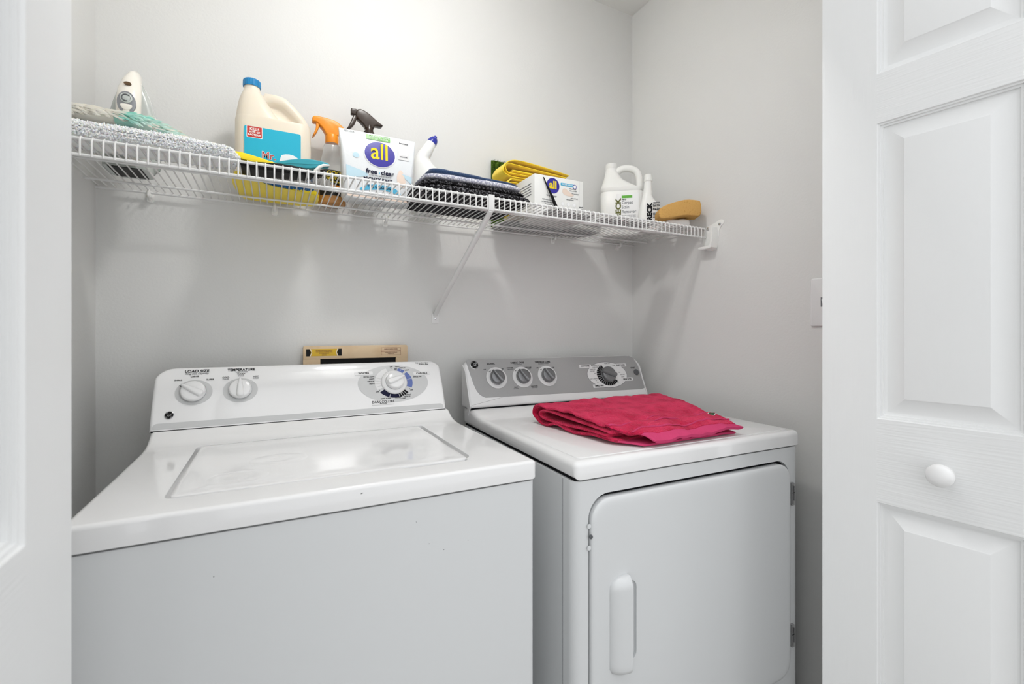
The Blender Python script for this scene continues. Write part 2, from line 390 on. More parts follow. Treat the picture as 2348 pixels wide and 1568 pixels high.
for k in range(12):
    q0, q1 = k/12, (k+1)/12; n_ = 60; E0 = ellipse(.2985, .085, .0965*max(q0, .001), .055*max(q0, .001), n_); E1 = ellipse(.2985, .085, .0965*q1, .055*q1, n_)
    b.add([(x, y, .0006) for x, y in E0]+[(x, y, .0006) for x, y in E1], [[i, (i+1) % n_, n_+(i+1) % n_, n_+i] for i in range(n_)], 0, WF)
b.prism(rrect(-.236, .004, .431, .017, [.003, .003, .010, .010]), -.0005, .0004, 0, 3, 0, WF)
b2 = MB()
for x0_, x1_, n_ in ((-.236, .431, 1),): pass
b.bend(WF, Hc, SAG); b.build('dial_surround', GREY, W, world=True)
t = MB()
def tx(s, x, y, size, mi=0, F=WF, z=.0011, **k): t.text(s, size, on(F, x, y, z), mi, **k)
tx('LOAD SIZE', -.1605, .1408, .0098, sx=1.02, bold=.00014); tx('King Size Capacity', -.1605, .1342, .0062, 1, italic=.3)
tx('LARGE', -.1640, .1268, .0055); tx('SMALL', -.1955, .1183, .0052); tx('SUPER', -.1330, .1172, .0055)
tx('TEMPERATURE', -.0693, .1410, .0096, bold=.00014, sx=.93); tx('wash/rinse', -.0693, .1352, .0060, 1)
tx('WARM', -.0697, .1292, .0055); tx('COLD', -.0697, .1243, .0048, 1)
tx('COLD', -.1015, .1210, .0052); tx('COLD', -.1015, .1165, .0046, 1); tx('HOT', -.0378, .1208, .0055); tx('COLD', -.0378, .1163, .0046, 1)
for x, y, w_ in ((-.2450+.245-.164, .1165, .0006), (-.0697, .1165, .0006)): pass
for sgn, cx in ((0, -.1635), (0, -.0697)):
    for a in (45, 90, 135):
        r_ = math.radians(a); t.prism([(cx+math.cos(r_)*.0275-.0003*math.sin(r_), .0862+math.sin(r_)*.0255+.0003*math.cos(r_)), (cx+math.cos(r_)*.0275+.0003*math.sin(r_), .0862+math.sin(r_)*.0255-.0003*math.cos(r_)),
            (cx+math.cos(r_)*.035+.0003*math.sin(r_), .0862+math.sin(r_)*.032-.0003*math.cos(r_)), (cx+math.cos(r_)*.035-.0003*math.sin(r_), .0862+math.sin(r_)*.032+.0003*math.cos(r_))], .0006, .0009, 0, 1, 4, WF)
t.bend(WF, Hc, SAG).build('dial_print', [INK, INKM, NAVY, BLUEI, LGREY], W, world=True, ang=80); t = MB()
# cycle dial print
def ring_seg(cx, cy, r0, r1, a0, a1, mi, F=WF, sy=.87, zt=.0012):
    n = max(2, int((a1-a0)/6)); A = [math.radians(a0+(a1-a0)*k/n) for k in range(n+1)]
    t.prism([(cx+r0*math.cos(a), cy+sy*r0*math.sin(a)) for a in A]+[(cx+r1*math.cos(a), cy+sy*r1*math.sin(a)) for a in reversed(A)], .0004, zt, 0, 1, mi, F)
DC = (.2990, .0865)
for k, (a0, a1) in enumerate(((196, 207), (184, 195), (172, 183), (160, 171), (110, 159))): ring_seg(*DC, .037, .053, a0, a1, 4)
for a0, a1, mi in ((75, 83, 1), (62, 73, 3), (50, 61, 3), (13, 42, 3), (-24, 11, 3), (-52, -45, 0), (-60, -54, 0), (-68, -62, 0), (-76, -70, 0), (-108, -78, 2), (-142, -110, 2)): ring_seg(*DC, .037, .0515, a0, a1, mi)
for s_, x, y in (('OFF', .2965, .1345), ('HEAVY', .3145, .1345), ('MEDIUM', .3270, .1300), ('LIGHT', .3400, .1225), ('SPIN & DRY', .3670, .1000), ('EXTRA LIGHT', .2330, .1060), ('LIGHT', .2390, .0990), ('MEDIUM', .2365, .0920), ('HEAVY', .2395, .0850),
                 ('OFF', .2510, .0605), ('OFF', .3445, .0605), ('HEAVY', .3350, .0478), ('MEDIUM', .3300, .0428), ('RINSE & SPIN', .2720, .0408), ('EXTRA', .3050, .0410), ('LIGHT', .3190, .0380)):
    tx(s_, x, y, .0048)
for x, y in ((.2955, .1290), (.2575, .0650), (.3395, .0650)): t.prism(ellipse(x, y, .0009, .0009, 10), .0006, .0012, 0, 1, 0, WF)
for x0, x1, y0, y1, s_, ts in ((.1960, .2440, .1120, .1230, 'WHITES', .0078), (.3560, .4050, .1050, .1160, 'CASUALS', .0078), (.2340, .2940, .0240, .0375, 'DARK COLORS', .0086)):
    t.prism(rrect(x0, y0, x1, y1, .003), .0005, .0012, 0, 1, 4, WF); tx(s_, (x0+x1)/2, (y0+y1)/2+(.0014 if ts > .008 else 0), ts, z=.0016, bold=.00008)
tx('REGULAR', .264, .0275, .0042, z=.0016)
tx('Pull Knob to Start', .3870, .1450, .0052); tx('Push to Stop', .3920, .1400, .0052)
t.bend(WF, Hc, SAG).build('cycle_print', [INK, INKM, NAVY, BLUEI, LGREY], W, world=True, ang=80)
def rotary(parent, F, x, y, r, h, ang, m, ring, skirt=None, name='knob', world=True, sag=0):
    """round knob with a raised tapering pointer grip"""
    T = on(F, x, y, 0); k = MB(); bd = lambda q: q.bend(F, Hc, sag) if sag else q
    if skirt: k.lathe([(skirt, 0), (skirt, .003), (skirt-.003, .006), (r+.001, .0075)], 40, 0, T)
    z0 = .006 if skirt else 0
    k.lathe([(r*.98, z0), (r, z0+.003), (r, z0+h*.45), (r*.96, z0+h*.60), (r*.85, z0+h*.66), (r*.4, z0+h*.68), (.0005, z0+h*.68)], 40, 0, T)
    G = T @ Matrix.Rotation(math.radians(ang), 4, 'Z')
    R = []
    for wf, zz in ((1.0, h*.35), (.98, h*.70), (.86, h*.84), (.66, h*.94), (.40, h*.99), (.15, h)):
        o_ = [(-r*.95, -r*.36), (-r*.3, -r*.34), (r*.6, -r*.22), (r*1.05, -r*.10), (r*1.16, 0), (r*1.05, r*.10), (r*.6, r*.22), (-r*.3, r*.34), (-r*.95, r*.36)]
        R.append([(a_*(1 if wf > .9 else .9+wf*.1), b_*wf, z0+zz) for a_, b_ in smooth2(o_, 2)])
    k.loft(R, 0, G)
    o = bd(k).build(name, m, parent, world=world, ang=50)
    k = MB(); k.lathe([(r*1.03, z0+.0005), (r*1.05, z0+.002), (r*1.03, z0+.0035), (r*.9, z0+.0036)], 40, 0, T); bd(k).build('knob_ring', ring, o, world=world)
    k = MB(); k.box(r*1.17, -.0006, .0008, r*1.34, .0006, .0014, 0, 0, G); bd(k).build('pointer_mark', INK, o, world=world)
    return o
rotary(W, WF, -.1645, .0868, .0245, .020, 148, PLW, CHROME, sag=SAG)
rotary(W, WF, -.0700, .0870, .0235, .020, 92, PLW, CHROME, sag=SAG)
rotary(W, WF, .2995, .0872, .0245, .022, 20, PLW, CHROME, skirt=.0355, name='cycle_knob', sag=SAG)
def monogram(parent, F, x, y, r, world=True):
    m_ = MB(); T = on(F, x, y, 0)
    m_.lathe([(r, 0), (r, .0012), (r*.95, .0018), (r*.88, .0018), (r*.87, .0012)], 36, 1, T, caps=(False, False)); m_.lathe([(r*.88, .001), (r*.88, .0015), (.0003, .0015)], 36, 0, T)
    for a in range(4):
        aa = math.radians(45+90*a); m_.tube([T @ Vector((r*.74*math.cos(aa+d), r*.74*math.sin(aa+d), .0017)) for d in (-.45, -.2, .05, .3)], [.0001, r*.05, r*.05, .0001], 6, 1)
    m_.text('GE', r*.92, on(F, x, y-r*.04, .0018), 1, sx=.82, italic=.25)
    if world: m_.bend(F, Hc, SAG)
    return m_.build('badge', [INK, CHROME], parent, world=world, ang=60)
monogram(W, WF, -.2063, .0341, .0092)

# ------------------------------------------------------------ dryer
RZ = math.radians(-1.5); OX, OY = .532, .762
Dm = thing('clothes_dryer', 'white front loading dryer with silver control panel, standing under the pink towel', 'dryer', (OX, OY, 0), RZ)
DW, DH = .706, .898
b = MB(); b.prism(rrect(0, .003, DW, .655, .022, 6), .02, .857, 0); b.box(.04, .05, 0, DW-.04, .62, .02)
cabd = b.build('cabinet', CAB, Dm)
c = MB(); c.prism(rrect(.0335, .262, .6655, .826, .050, 8), -.016, .02, 0, 1, 0, frame((0, 0, 0), (1, 0, 0), (0, 0, 1)))
boolean(cabd, c.build('cut', CAB, Dm)); cabd.parent = Dm
# note: boolean cut is made in local space before placement
b = MB(); b.box(.007, .012, .857, DW-.007, .65, .861); b.build('seam_gap_shade', DARK, Dm)  # near-black fill gives the lid seam its shade by colour
prof = [(0, .861)]+arc(.013, DH-.013, .013, 180, 90, 6)+[(.3, DH+.001), (.50, DH+.002), (.545, DH+.006), (.570, DH+.013), (.582, DH+.0165), (.60, DH+.0165), (.652, DH+.0165), (.652, .861)]
b = MB(); deckprofile(prof, 0, DW, .013, b); b.prism(rrect(.020, .020, DW-.020, .50, .012, 4), DH-.002, DH+.0016, .0010, 3); b.build('top_deck', ENAM, Dm, ang=30)
b = MB(); b.box(-.0004, .045, .02, .001, .0459, .855); b.build('side_seam', INKM, Dm)
DF = frame((0, .585, .9180), (1, 0, 0), (0, .070, .150))
b = MB(); pts = ccw(rrect(-.002, 0, .722, .168, [.010, .012, .055, .032], 9)); rings = []
for k in range(6):
    a = PI/2*k/5; rings.append([DF @ Vector((x, y, -.011*(1-math.cos(a)))) for x, y in inset(pts, .011*(1-math.sin(a)))])
rings.append([Vector((p.x, .66, p.z-(.004 if p.z > 1.0 else 0))) for p in rings[-1]])
b.loft(rings)
for sx_ in (0, 1):       # pointed side skirts of the console
    x = -.0025 if sx_ == 0 else DW+.002
    b.prism([(.585, .925), (.60, .895), (.655, 1.03), (.655, 1.05), (.63, 1.03)], x, x+.003, 0, 1, 0, Matrix(((0, 0, 1, 0), (1, 0, 0, 0), (0, 1, 0, 0), (0, 0, 0, 1))))
b.build('console', PLW, Dm, ang=32)
b = MB(); b.box(.004, .5865, .9135, .70, .65, .9185); b.build('console_gap_shade', DARK, Dm)  # gap shade under the dryer console, put in as dark colour
b = MB()
def sp(t_): return t_
sil = [(.0085, .1600)]+[(.0165, .112), (.0225, .080), (.030, .056), (.040, .0415), (.056, .0325)]+[(.55, .0275), (.690, .0262), (.706, .029), (.7145, .040), (.7160, .056), (.710, .110), (.703, .138), (.695, .1530), (.680, .1610), (.66, .1625), (.016, .1640)]
b.prism(sil, -.0005, .0009, .0003, 1, 0, DF); b.build('control_panel', SILV, Dm)
t = MB()
def ty(s_, x, y, size, mi=0, **k): tx(s_, x, y, size, mi, F=DF, z=.0013, **k)
ty('SIGNAL', .0945, .1470, .0088); ty('OFF', .0690, .1270, .0052); ty('ON', .1330, .1268, .0052)
ty('FABRIC CARE', .1925, .1478, .0085, bold=.00012); ty('TEMP SETTING', .1930, .1408, .0048, 1)
ty('COTTONS', .1610, .1300, .0050); ty('HIGH HEAT', .1625, .1250, .0045, 1); ty('EASY CARE', .2300, .1292, .0050); ty('MED HEAT', .2300, .1240, .0045, 1)
ty('FLUFF', .1700, .0610, .0052); ty('NO HEAT', .1700, .0560, .0045, 1); ty('DELICATES', .2390, .0610, .0050); ty('LOW HEAT', .2390, .0560, .0045, 1)
ty('WRINKLE CARE', .2915, .1478, .0085, bold=.00012); ty('EXTENDED TUMBLE', .2935, .1412, .0046, 1); ty('OFF', .2660, .1260, .0052); ty('ON', .3290, .1255, .0052)
EC = (.5530, .0895)
t.prism(ellipse(*EC, .0900, .0510, 60), .0006, .0011, 0, 1, 1, DF); t.prism(ellipse(*EC, .0885, .0495, 60), .0006, .0014, 0, 1, 4, DF)
for a in range(110, 320, 12): ring_seg(.5530, .0885, .030, .0475, a, a+10, 0, DF, .87, .0020)
for s_, x, y in (('NORMAL DRY', .513, .1275), ('MORE DRY', .508, .1200), ('DAMP DRY', .493, .1120), ('LESS DRY', .490, .1050), ('OFF', .499, .0960), ('EASY CARE 40', .487, .0760), ('60', .4960, .0690), ('50', .500, .0610),
                 ('40', .530, .0520), ('30', .545, .0490), ('20', .560, .0490), ('10', .575, .0520), ('COOL', .588, .0590), ('OFF', .610, .0960), ('LESS DRY', .622, .0870), ('DAMP', .620, .0780), ('NORMAL', .596, .1230), ('MORE DRY', .565, .1330)):
    ty(s_, x, y, .0052)
for x0, x1, y0, y1, s_ in ((.4380, .4900, .1195, .1320, 'COTTONS'), (.5990, .6510, .1185, .1310, 'EASY CARE'), (.6100, .6640, .0615, .0740, 'DELICATES'), (.4760, .5300, .0420, .0545, 'TIMED DRY')):
    t.prism(rrect(x0, y0, x1, y1, .002), .0006, .0018, 0, 1, 4, DF); t.text(s_, .0082, on(DF, (x0+x1)/2, (y0+y1)/2, .0022), 0, bold=.0001, sx=.95)
ty('START', .6800, .1120, .0075)
t.build('console_print', [INK, INKM, NAVY, BLUEI, LGREY], Dm, ang=80)
def dknob(x, y, r, h, ang, name='knob'):
    k = MB(); T = on(DF, x, y, 0)
    k.lathe([(.0375*r/.025, .0008), (.0375*r/.025, .0035), (.034*r/.025, .0045), (r, .0045)], 44, 0, T)
    for a in (45, 135): k.box(.031*r/.025, -.0009, .0035, .035*r/.025, .0009, .005, 0, 1, T @ Matrix.Rotation(math.radians(a), 4, 'Z'))
    k.build('knob_skirt', [LGREY, INK], Dm)
    return rotary(Dm, DF @ Matrix.Translation((0, 0, .0035)), x, y, r, h, ang, GUN, CHROME, name=name, world=False)
dknob(.1056, .0965, .0245, .024, 128); dknob(.2010, .0950, .0245, .024, 128); dknob(.2975, .0950, .0245, .024, 128)
rotary(Dm, DF @ Matrix.Translation((0, 0, .0014)), .5530, .0885, .0290, .026, 165, GUN, CHROME, name='cycle_knob', world=False)
k = MB(); k.lathe([(.0115, .0008), (.0115, .004), (.010, .0055), (.0005, .0058)], 32, 0, on(DF, .6895, .0935, 0)); k.build('start_button', BTN, Dm)
monogram(Dm, DF, .0355, .1448, .0150, world=False)
# dryer door
FD = frame((0, 0, 0), (1, 0, 0), (0, 0, 1))         # local x along front, y up, z toward -Y (out of the front)
assert (FD @ Vector((0, 0, 1))).y < 0
g_ = MB(); g_.prism(rrect(.0345, .263, .6645, .825, .049, 8), -.0158, -.0125, 0, 1, 0, FD); g_.build('door_gap_shade', DARK, Dm)  # dark backing paints the shade of the hollow gap around the door
door = MB(); pts = ccw(rrect(.0375, .266, .6625, .818, .046, 9)); R = []
for d, z in ((0, -.0125), (0, .0005), (.001, .0025), (.004, .0045), (.009, .0055), (.018, .006)): R.append([(x, y, z) for x, y in inset(pts, d)])
door.loft(R, 0, FD); dd = door.build('door', CAB, Dm, ang=30)
c = MB(); c.prism(rrect(.110, .470, .150, .637, .016, 6), -.0005, .03, 0, 1, 0, FD); cut = c.build('cut', CAB, Dm)
boolean(dd, cut); dd.parent = Dm
h = MB()          # scooped pull handle, hollow side at the right
R = []
for k in range(25):
    t_ = k/24; y = .4500+t_*.204; dtp = (1-t_)*.204; dbt = t_*.204
    f = 1.0
    if dtp < .026: f = min(f, .42+.58*math.sqrt(max(0, 1-((.026-dtp)/.026)**2)))
    if dbt < .020: f = min(f, .30+.70*math.sqrt(max(0, 1-((.020-dbt)/.020)**2)))
    hf = min(1, .55+dtp/.03, .35+dbt/.016); xr_ = .1245-(.006*(1-f) if dbt < .02 else 0); wv = .0445*f; hh = .021*hf; B0 = .0052
    R.append([(xr_-wv, y, B0-.001), (xr_-wv, y, B0+hh*.10), (xr_-wv*.88, y, B0+hh*.45), (xr_-wv*.68, y, B0+hh*.72), (xr_-wv*.40, y, B0+hh*.90), (xr_-wv*.12, y, B0+hh), (xr_, y, B0+hh*.97), (xr_, y, B0-.001)])
h.loft(R, 0, FD); h.build('door_handle', CAB, dd, ang=50)
for z_ in (.7065, .338):
    h = MB(); h.box(.6665, z_, -.014, .6765, z_+.058, .004, 0, 0, FD)
    h.box(.6685, z_+.004, .0041, .6700, z_+.030, .0046, 0, 1, FD); h.box(.6730, z_+.012, .0041, .6745, z_+.050, .0046, 0, 1, FD); h.box(.6685, z_+.036, .0041, .6705, z_+.054, .0046, 0, 1, FD); h.box(.6665, z_+.032, .0041, .6765, z_+.0335, .0046, 0, 1, FD)
    h.build('hinge', [SILV, INK], Dm)
h = MB(); h.lathe([(.0042, 0), (.0042, .0025), (.003, .0035), (.0003, .0035)], 16, 0, FD @ Matrix.Translation((.0365, .745, .001))); h.build('screw', BTN, Dm)
for z_ in (.766, .722):
    h = MB(); h.lathe([(.0048, 0), (.0048, .0008), (.0003, .001)], 16, 0, FD @ Matrix.Translation((.0338, z_, .0))); h.build('plug_cap', CAB, Dm)
h = MB(); h.prism(smooth2([(-.007, .001), (.002, .0035), (.0055, .001), (.004, -.003), (-.001, -.003)], 2), 0, .0004, 0, 1, 0, Matrix.Translation((.4625, .0045, DH-.0045)) @ Matrix.Rotation(math.radians(50), 4, 'X')); h.build('paint_chip', BLKP, Dm)

# board leaning behind the washer
B = thing('beige_board', 'beige board with a gold sticker and black cut-out, standing behind the washing machine', 'board', (.23, 1.455, 0), rot=(math.radians(-1.0), 0, 0))
b = MB(); FB = frame((0, 0, 0), (1, 0, 0), (0, 0, 1))
outer = rrect(-.1525, 0, .1525, 1.1185, .006, 4)
b.prism(rrect(-.1525, 0, .1525, .55, .005, 4), -.012, 0, .001, 2, 0, FB); b.prism(rrect(-.1525, .55, -.1065, 1.0775, .001, 2), -.012, 0, 0, 2, 0, FB); b.prism(rrect(.1155, .55, .1525, 1.0775, .001, 2), -.012, 0, 0, 2, 0, FB)
b.prism(rrect(-.1525, 1.0775, .1525, 1.1165, [.0005, .0005, .006, .006], 4), -.012, 0, .0008, 2, 0, FB)
b.build('board_frame', BEIGE, B)
b = MB(); b.prism(rrect(-.1075, .55, .1165, 1.0785, .001, 2), -.011, -.009, 0, 1, 0, FB); b.build('dark_insert', BLKP, B)
b = MB(); b.prism(rrect(-.133, 1.0865, -.0585, 1.1075, .001), 0, .0004, 0, 1, 0, FB)
for sg in (1, -1):
    x = -.0958-sg*.0458
    b.prism([(x-sg*.003, 1.0865), (x+sg*.006, 1.0865), (x+sg*.010, 1.0970), (x+sg*.006, 1.1075), (x-sg*.003, 1.1075)], .0003, .0007, 0, 1, 1, FB)
    b.prism([(x+sg*.0075, 1.0865), (x+sg*.0090, 1.0865), (x+sg*.013, 1.0970), (x+sg*.009, 1.1075), (x+sg*.0075, 1.1075), (x+sg*.0115, 1.0970)], .0003, .0007, 0, 1, 2, FB)
for k, s_ in enumerate(('RELIABLE APPLIANCE SERVICE', 'FOR SERVICE OR REPAIR CALL', '24 HOUR SERVICE', '588-0226')): b.text(s_, .0042, FB @ Matrix.Translation((-.0958, 1.1030-k*.0045, .0006)), 3, sx=.82)
b.build('sticker', [GOLD, BLKP, WHI, MAROON], B)
b = MB()
for x0, y0, x1, y1 in ((.0695, 1.1085, .1305, 1.1090), (.0695, 1.0855, .1305, 1.0860), (.0695, 1.0855, .0700, 1.1090), (.1300, 1.0855, .1305, 1.1090), (.0695, 1.0965, .1305, 1.0985)): b.prism([(x0, y0), (x1, y0), (x1, y1), (x0, y1)], 0, .0004, 0, 1, 0, FB)
b.text('ENERGY SAVER MODEL', .0040, FB @ Matrix.Translation((.1, 1.1040, .0004)), 0); b.text('COVER MUST BE IN PLACE', .0032, FB @ Matrix.Translation((.1, 1.0935, .0004)), 0); b.text('WHEN IN USE', .0032, FB @ Matrix.Translation((.1, 1.0895, .0004)), 0)
b.build('printed_box', MAROON, B)

# switch on the right wall
S = thing('light_switch', 'white light switch plate on the side wall by the folded door', 'light switch', (XR, .733, 1.239))
FS = frame((XR, .733, 1.239), (0, -1, 0), (0, 0, 1))
b = MB(); b.prism(rrect(-.040, -.0665, .040, .0665, .006, 4), 0, .006, .004, 3, 0, FS); b.build('switch_plate', PLW, S, world=True)
b = MB(); b.box(-.011, -.013, .005, .006, .013, .0064, 0, 0, FS); b.build('slot', INKM, S, world=True)
b = MB(); b.prism([(-.0045, -.010), (.0045, -.010), (.0045, .011), (-.0045, .011)], .005, .014, .003, 3, 0, FS @ Matrix.Rotation(.35, 4, 'X')); b.build('toggle', PLW, S, world=True)

# ------------------------------------------------------------ wire shelf
SH = thing('wire_shelf', 'white vinyl coated wire shelf spanning the closet above both appliances', 'shelf', (.47, 1.5, 1.518))
YF, ZD = 1.126, 1.518; x0s, x1s = XL+.003, XR-.004
b = MB(); n = 102
for i in range(n+1):
    x = x0s+.006+(x1s-x0s-.012)*i/n
    b.tube([(x, 1.487, ZD+.001), (x, YF+.006, ZD+.001), (x, YF+.001, ZD-.001), (x, YF-.0028, ZD-.007), (x, YF-.0028, ZD-.037)], .00175, 7)
b.build('wire_deck', WIRE, SH, world=True, ang=60)
def rod(name, y, z, r, x0=x0s, x1=x1s):
    b = MB(); b.tube([(x0, y, z), (x0+.4, y, z), (x1-.4, y, z), (x1, y, z)], r, 12); b.build(name, WIRE, SH, world=True, ang=60)
rod('front_rail', YF+.0025, ZD-.0035, .0030); rod('lip_rail', YF, ZD-.0345, .0032)
rod('support_rod', 1.248, ZD-.0045, .0028); rod('support_rod', 1.408, ZD-.0045, .0028); rod('back_rail', 1.485, ZD-.0045, .0030)
for x in (-.2826, .0043, .317, .63, .9441, 1.2559):
    b = MB(); b.prism(rrect(-.008, -.022, .008, .006, .004, 3), 0, .004, .001, 2, 0, frame((x, 1.5, ZD-.004), (1, 0, 0), (0, 0, 1)))
    b.tube([(x, 1.498, ZD-.013), (x, 1.487, ZD-.0135), (x, 1.479, ZD-.011), (x, 1.477, ZD-.004), (x, 1.481, ZD+.002)], [.005, .005, .0045, .004, .003], 8, 0, I4)
    b.lathe([(.0035, 0), (.0035, .0015), (.002, .0025), (.0003, .0025)], 12, 0, frame((x, 1.4958, ZD-.020), (1, 0, 0), (0, 0, 1)))
    b.build('wall_clip', WPL, SH, world=True)
# diagonal brace
b = MB(); p0 = Vector((.482, 1.493, 1.222)); p1 = Vector((.514, 1.122, 1.479))
b.tube([(.482, 1.4965, 1.212), (.4825, 1.492, 1.219), p0.lerp(p1, .04), p0.lerp(p1, .5), p1], [.0065, .0075, .0082, .0084, .0080], 14, 0, I4, flat=.7)
b.prism(rrect(-.0125, -.018, .0125, .016, .004, 4), 0, .0022, .0006, 2, 0, frame((.482, 1.5, 1.203), (1, 0, 0), (0, 0, 1)))
b.prism(rrect(-.0085, -.002, .0085, .041, .002, 3), 0, .0022, .0005, 2, 0, frame((.515, YF-.0046, ZD-.038), (1, 0, 0), (0, 0, 1)))
sb = b.build('support_brace', WIRE, SH, world=True)
b = MB(); b.lathe([(.0035, .0022), (.0035, .0038), (.0015, .0042), (.0003, .0036)], 14, 0, frame((.482, 1.5, 1.2015), (1, 0, 0), (0, 0, 1))); b.build('screw', CHROME, sb, world=True)
# end bracket on the right wall : cup around the shelf corner
FR = frame((XR, 1.105, 1.49), (0, -1, 0), (0, 0, 1))      # x toward the room, y up, z out of the wall
b = MB()
plate = smooth2([(-.034, .026), (.020, .038), (.036, .046), (.050, .042), (.052, .030), (.034, .018), (.030, -.020), (.024, -.050), (.010, -.056), (-.020, -.052), (-.032, -.030)], 2)
b.prism(plate, 0, .0035, .001, 2, 0, FR)
b.prism(smooth2([(.020, .020), (.030, .020), (.028, -.046), (.018, -.052), (-.024, -.050), (-.028, -.044), (-.024, -.0415), (.012, -.0425), (.0215, -.036), (.0225, .010)], 1), .003, .034, .001, 2, 0, FR)
eb = b.build('end_bracket', WPL, SH, world=True)
for x, y in ((.036, .030), (-.012, .022)):
    b = MB(); b.lathe([(.0052, .0034), (.0052, .005), (.003, .0062), (.0003, .0050)], 14, 0, FR @ Matrix.Translation((x, y, 0))); b.build('screw', CHROME, eb, world=True)

# ------------------------------------------------------------ things on the shelf
DZ = 1.5208
# plush mat
random.seed(4)
mt = thing('plush_bath_mat', 'thick white plush bath mat folded at the left end of the wire shelf', 'bath mat', (-.22, 1.19, DZ))
def mattop(x):
    t_ = (x-XL)/.33; return .030+.052*max(0, 1-t_)**.8
b = MB()
b.pad(XL+.004, 1.134, DZ, -.070, 1.235, DZ+.030, 40, 30, .005, 3, 0, I4, 3.4, fn=lambda x, y: max(0, (1-(x-XL)/.32))*.012*min(1, max(0, (y-1.12)/.06)))
core = list(b.v)
def tuft(b, p, n_, L, r):
    n_ = n_.normalized(); a = n_.orthogonal().normalized(); c = n_.cross(a); q = random.random()*6
    k1 = p+n_*L*.5+a*random.uniform(-.3, .3)*L; k2 = p+n_*L+a*random.uniform(-.6, .6)*L+c*random.uniform(-.5, .5)*L
    rings = []
    for P_, rr in ((p, r), (k1, r*1.15), (k2, r*.55)): rings.append([P_+(a*math.cos(q+2*PI*j/5)+c*math.sin(q+2*PI*j/5))*rr for j in range(5)])
    b.loft(rings)
cen = {}
nr = 30
for i in range(41):
    ring = core[i*nr:(i+1)*nr]; ce = sum(ring, Vector())/nr
    for j in range(nr):
        for _ in range(8):
            p = ring[j].lerp(ring[(j+1) % nr], random.random()) if i == 40 else ring[j].lerp(ring[(j+1) % nr], random.random()).lerp(core[(i+1)*nr+j], random.random())
            n_ = (p-Vector((p.x, ce.y, ce.z)));
            n_ += Vector((random.uniform(-.3, .3)*n_.length, 0, 0))
            if i > 37: n_ += Vector((.02, 0, 0))
            if p.z < DZ+.004 or p.x < XL+.008: continue
            tuft(b, p, n_, random.uniform(.003, .0060), random.uniform(.0012, .0020))
b.build('plush_pile', PLUSH, mt, world=True, ang=180)
# cream and aqua feathery duster on top of the mat
du = thing('fluffy_duster', 'cream and aqua feathery duster cloth lying on the white plush mat', 'duster', (-.25, 1.22, 1.555))
b = MB(); random.seed(8)
def dtop(x): 
    return 1.609-.036*max(0, min(1.2, (x+.25)/.085))**1.4
for k in range(2300):
    x = random.uniform(-.385, -.150); y = random.uniform(1.172, 1.262); z = dtop(x)-.022*abs(y-1.220)/.05+random.uniform(-.008, .004)
    L = random.uniform(.010, .024); a = random.uniform(-.6, .6)+(-.25)
    w_ = random.uniform(.0012, .0028); mi = 1 if (-.275 < x < -.180 and z < dtop(x)-.001 and random.random() < .9 and y < 1.235) else 0
    d = Vector((math.cos(a), -.25+random.uniform(-.2, .2), math.sin(a)*.5-.2)).normalized(); n_ = Vector((random.uniform(-.2, .2), -.8, .6)).normalized(); s_ = d.cross(n_).normalized(); p = Vector((x, y, z))
    b.loft([[p+s_*w_*.3, p+n_*.001, p-s_*w_*.3, p-n_*.001], [p+d*L*.4+s_*w_, p+d*L*.4+n_*.0022, p+d*L*.4-s_*w_, p+d*L*.4-n_*.001], [p+d*L*.8+s_*w_*.7, p+d*L*.8+n_*.0015, p+d*L*.8-s_*w_*.7, p+d*L*.8-n_*.001], [p+d*L+s_*w_*.1, p+d*L+n_*.0003, p+d*L-s_*w_*.1, p+d*L-n_*.0003]], mi)
R = []
for i in range(25):
    x = -.386+i*.0095; h_ = dtop(x)-.006; R.append([(x, 1.218+.042*math.cos(2*PI*j/14)*(1 if i not in (0, 24) else .3), h_-.016+.016*math.sin(2*PI*j/14)*(1 if i not in (0, 24) else .3)+.003*noise.noise(Vector((x*40, j, 0)))) for j in range(14)])
q0 = len(b.m); b.loft(R, 0)
for q_ in range(q0, len(b.m)):
    x_ = sum((b.v[i_].x for i_ in b.f[q_]), 0)/len(b.f[q_])
    if -.280 < x_ < -.190: b.m[q_] = 1
b.build('duster_fibres', [CREAMF, AQUA], du, world=True, ang=60)

# iron standing on its heel
ir = thing('clothes_iron', 'white clothes iron standing upright on its heel behind the plush mat', 'iron', (-.292, 1.34, DZ))
b = MB()
sole = [(-.050, 0), (-.049, .10), (-.042, .155), (-.028, .20), (-.010, .236), (.0, .246), (.010, .236), (.028, .20), (.042, .155), (.049, .10), (.050, 0)]
FI = frame((-.292, 1.392, DZ), (1, 0, 0), (0, 0, 1))
b.prism(smooth2(sole, 1), 0, .004, .001, 2, 0, FI); b.build('soleplate', CHROME, ir, world=True)
b = MB(); b.prism(smooth2([(x*.97, y*.985+.001) for x, y in sole], 1), .004, .030, .012, 4, 0, FI); b.build('skirt', IRONG, ir, world=True)
b = MB(); R = []
for z_, wx, y0_, y1_ in ((0, .040, 1.300, 1.384), (.03, .040, 1.300, 1.384), (.06, .034, 1.315, 1.380), (.09, .024, 1.345, 1.378), (.12, .018, 1.352, 1.376)):
    R.append([(-.292+x_, y_, DZ+z_) for x_, y_ in rrect(-wx, y0_, wx, y1_, .012, 4)])
b.loft(R); b.build('heel_housing', IRONG, ir, world=True)
b = MB(); R = []
hp = [(.016, 1.312, .012, .014), (.05, 1.285, .017, .022), (.085, 1.272, .0195, .019), (.115, 1.268, .0215, .018), (.145, 1.270, .0220, .018), (.175, 1.280, .0205, .019), (.200, 1.297, .0165, .022), (.222, 1.322, .0115, .028), (.236, 1.345, .0070, .028), (.243, 1.36, .002, .012)]
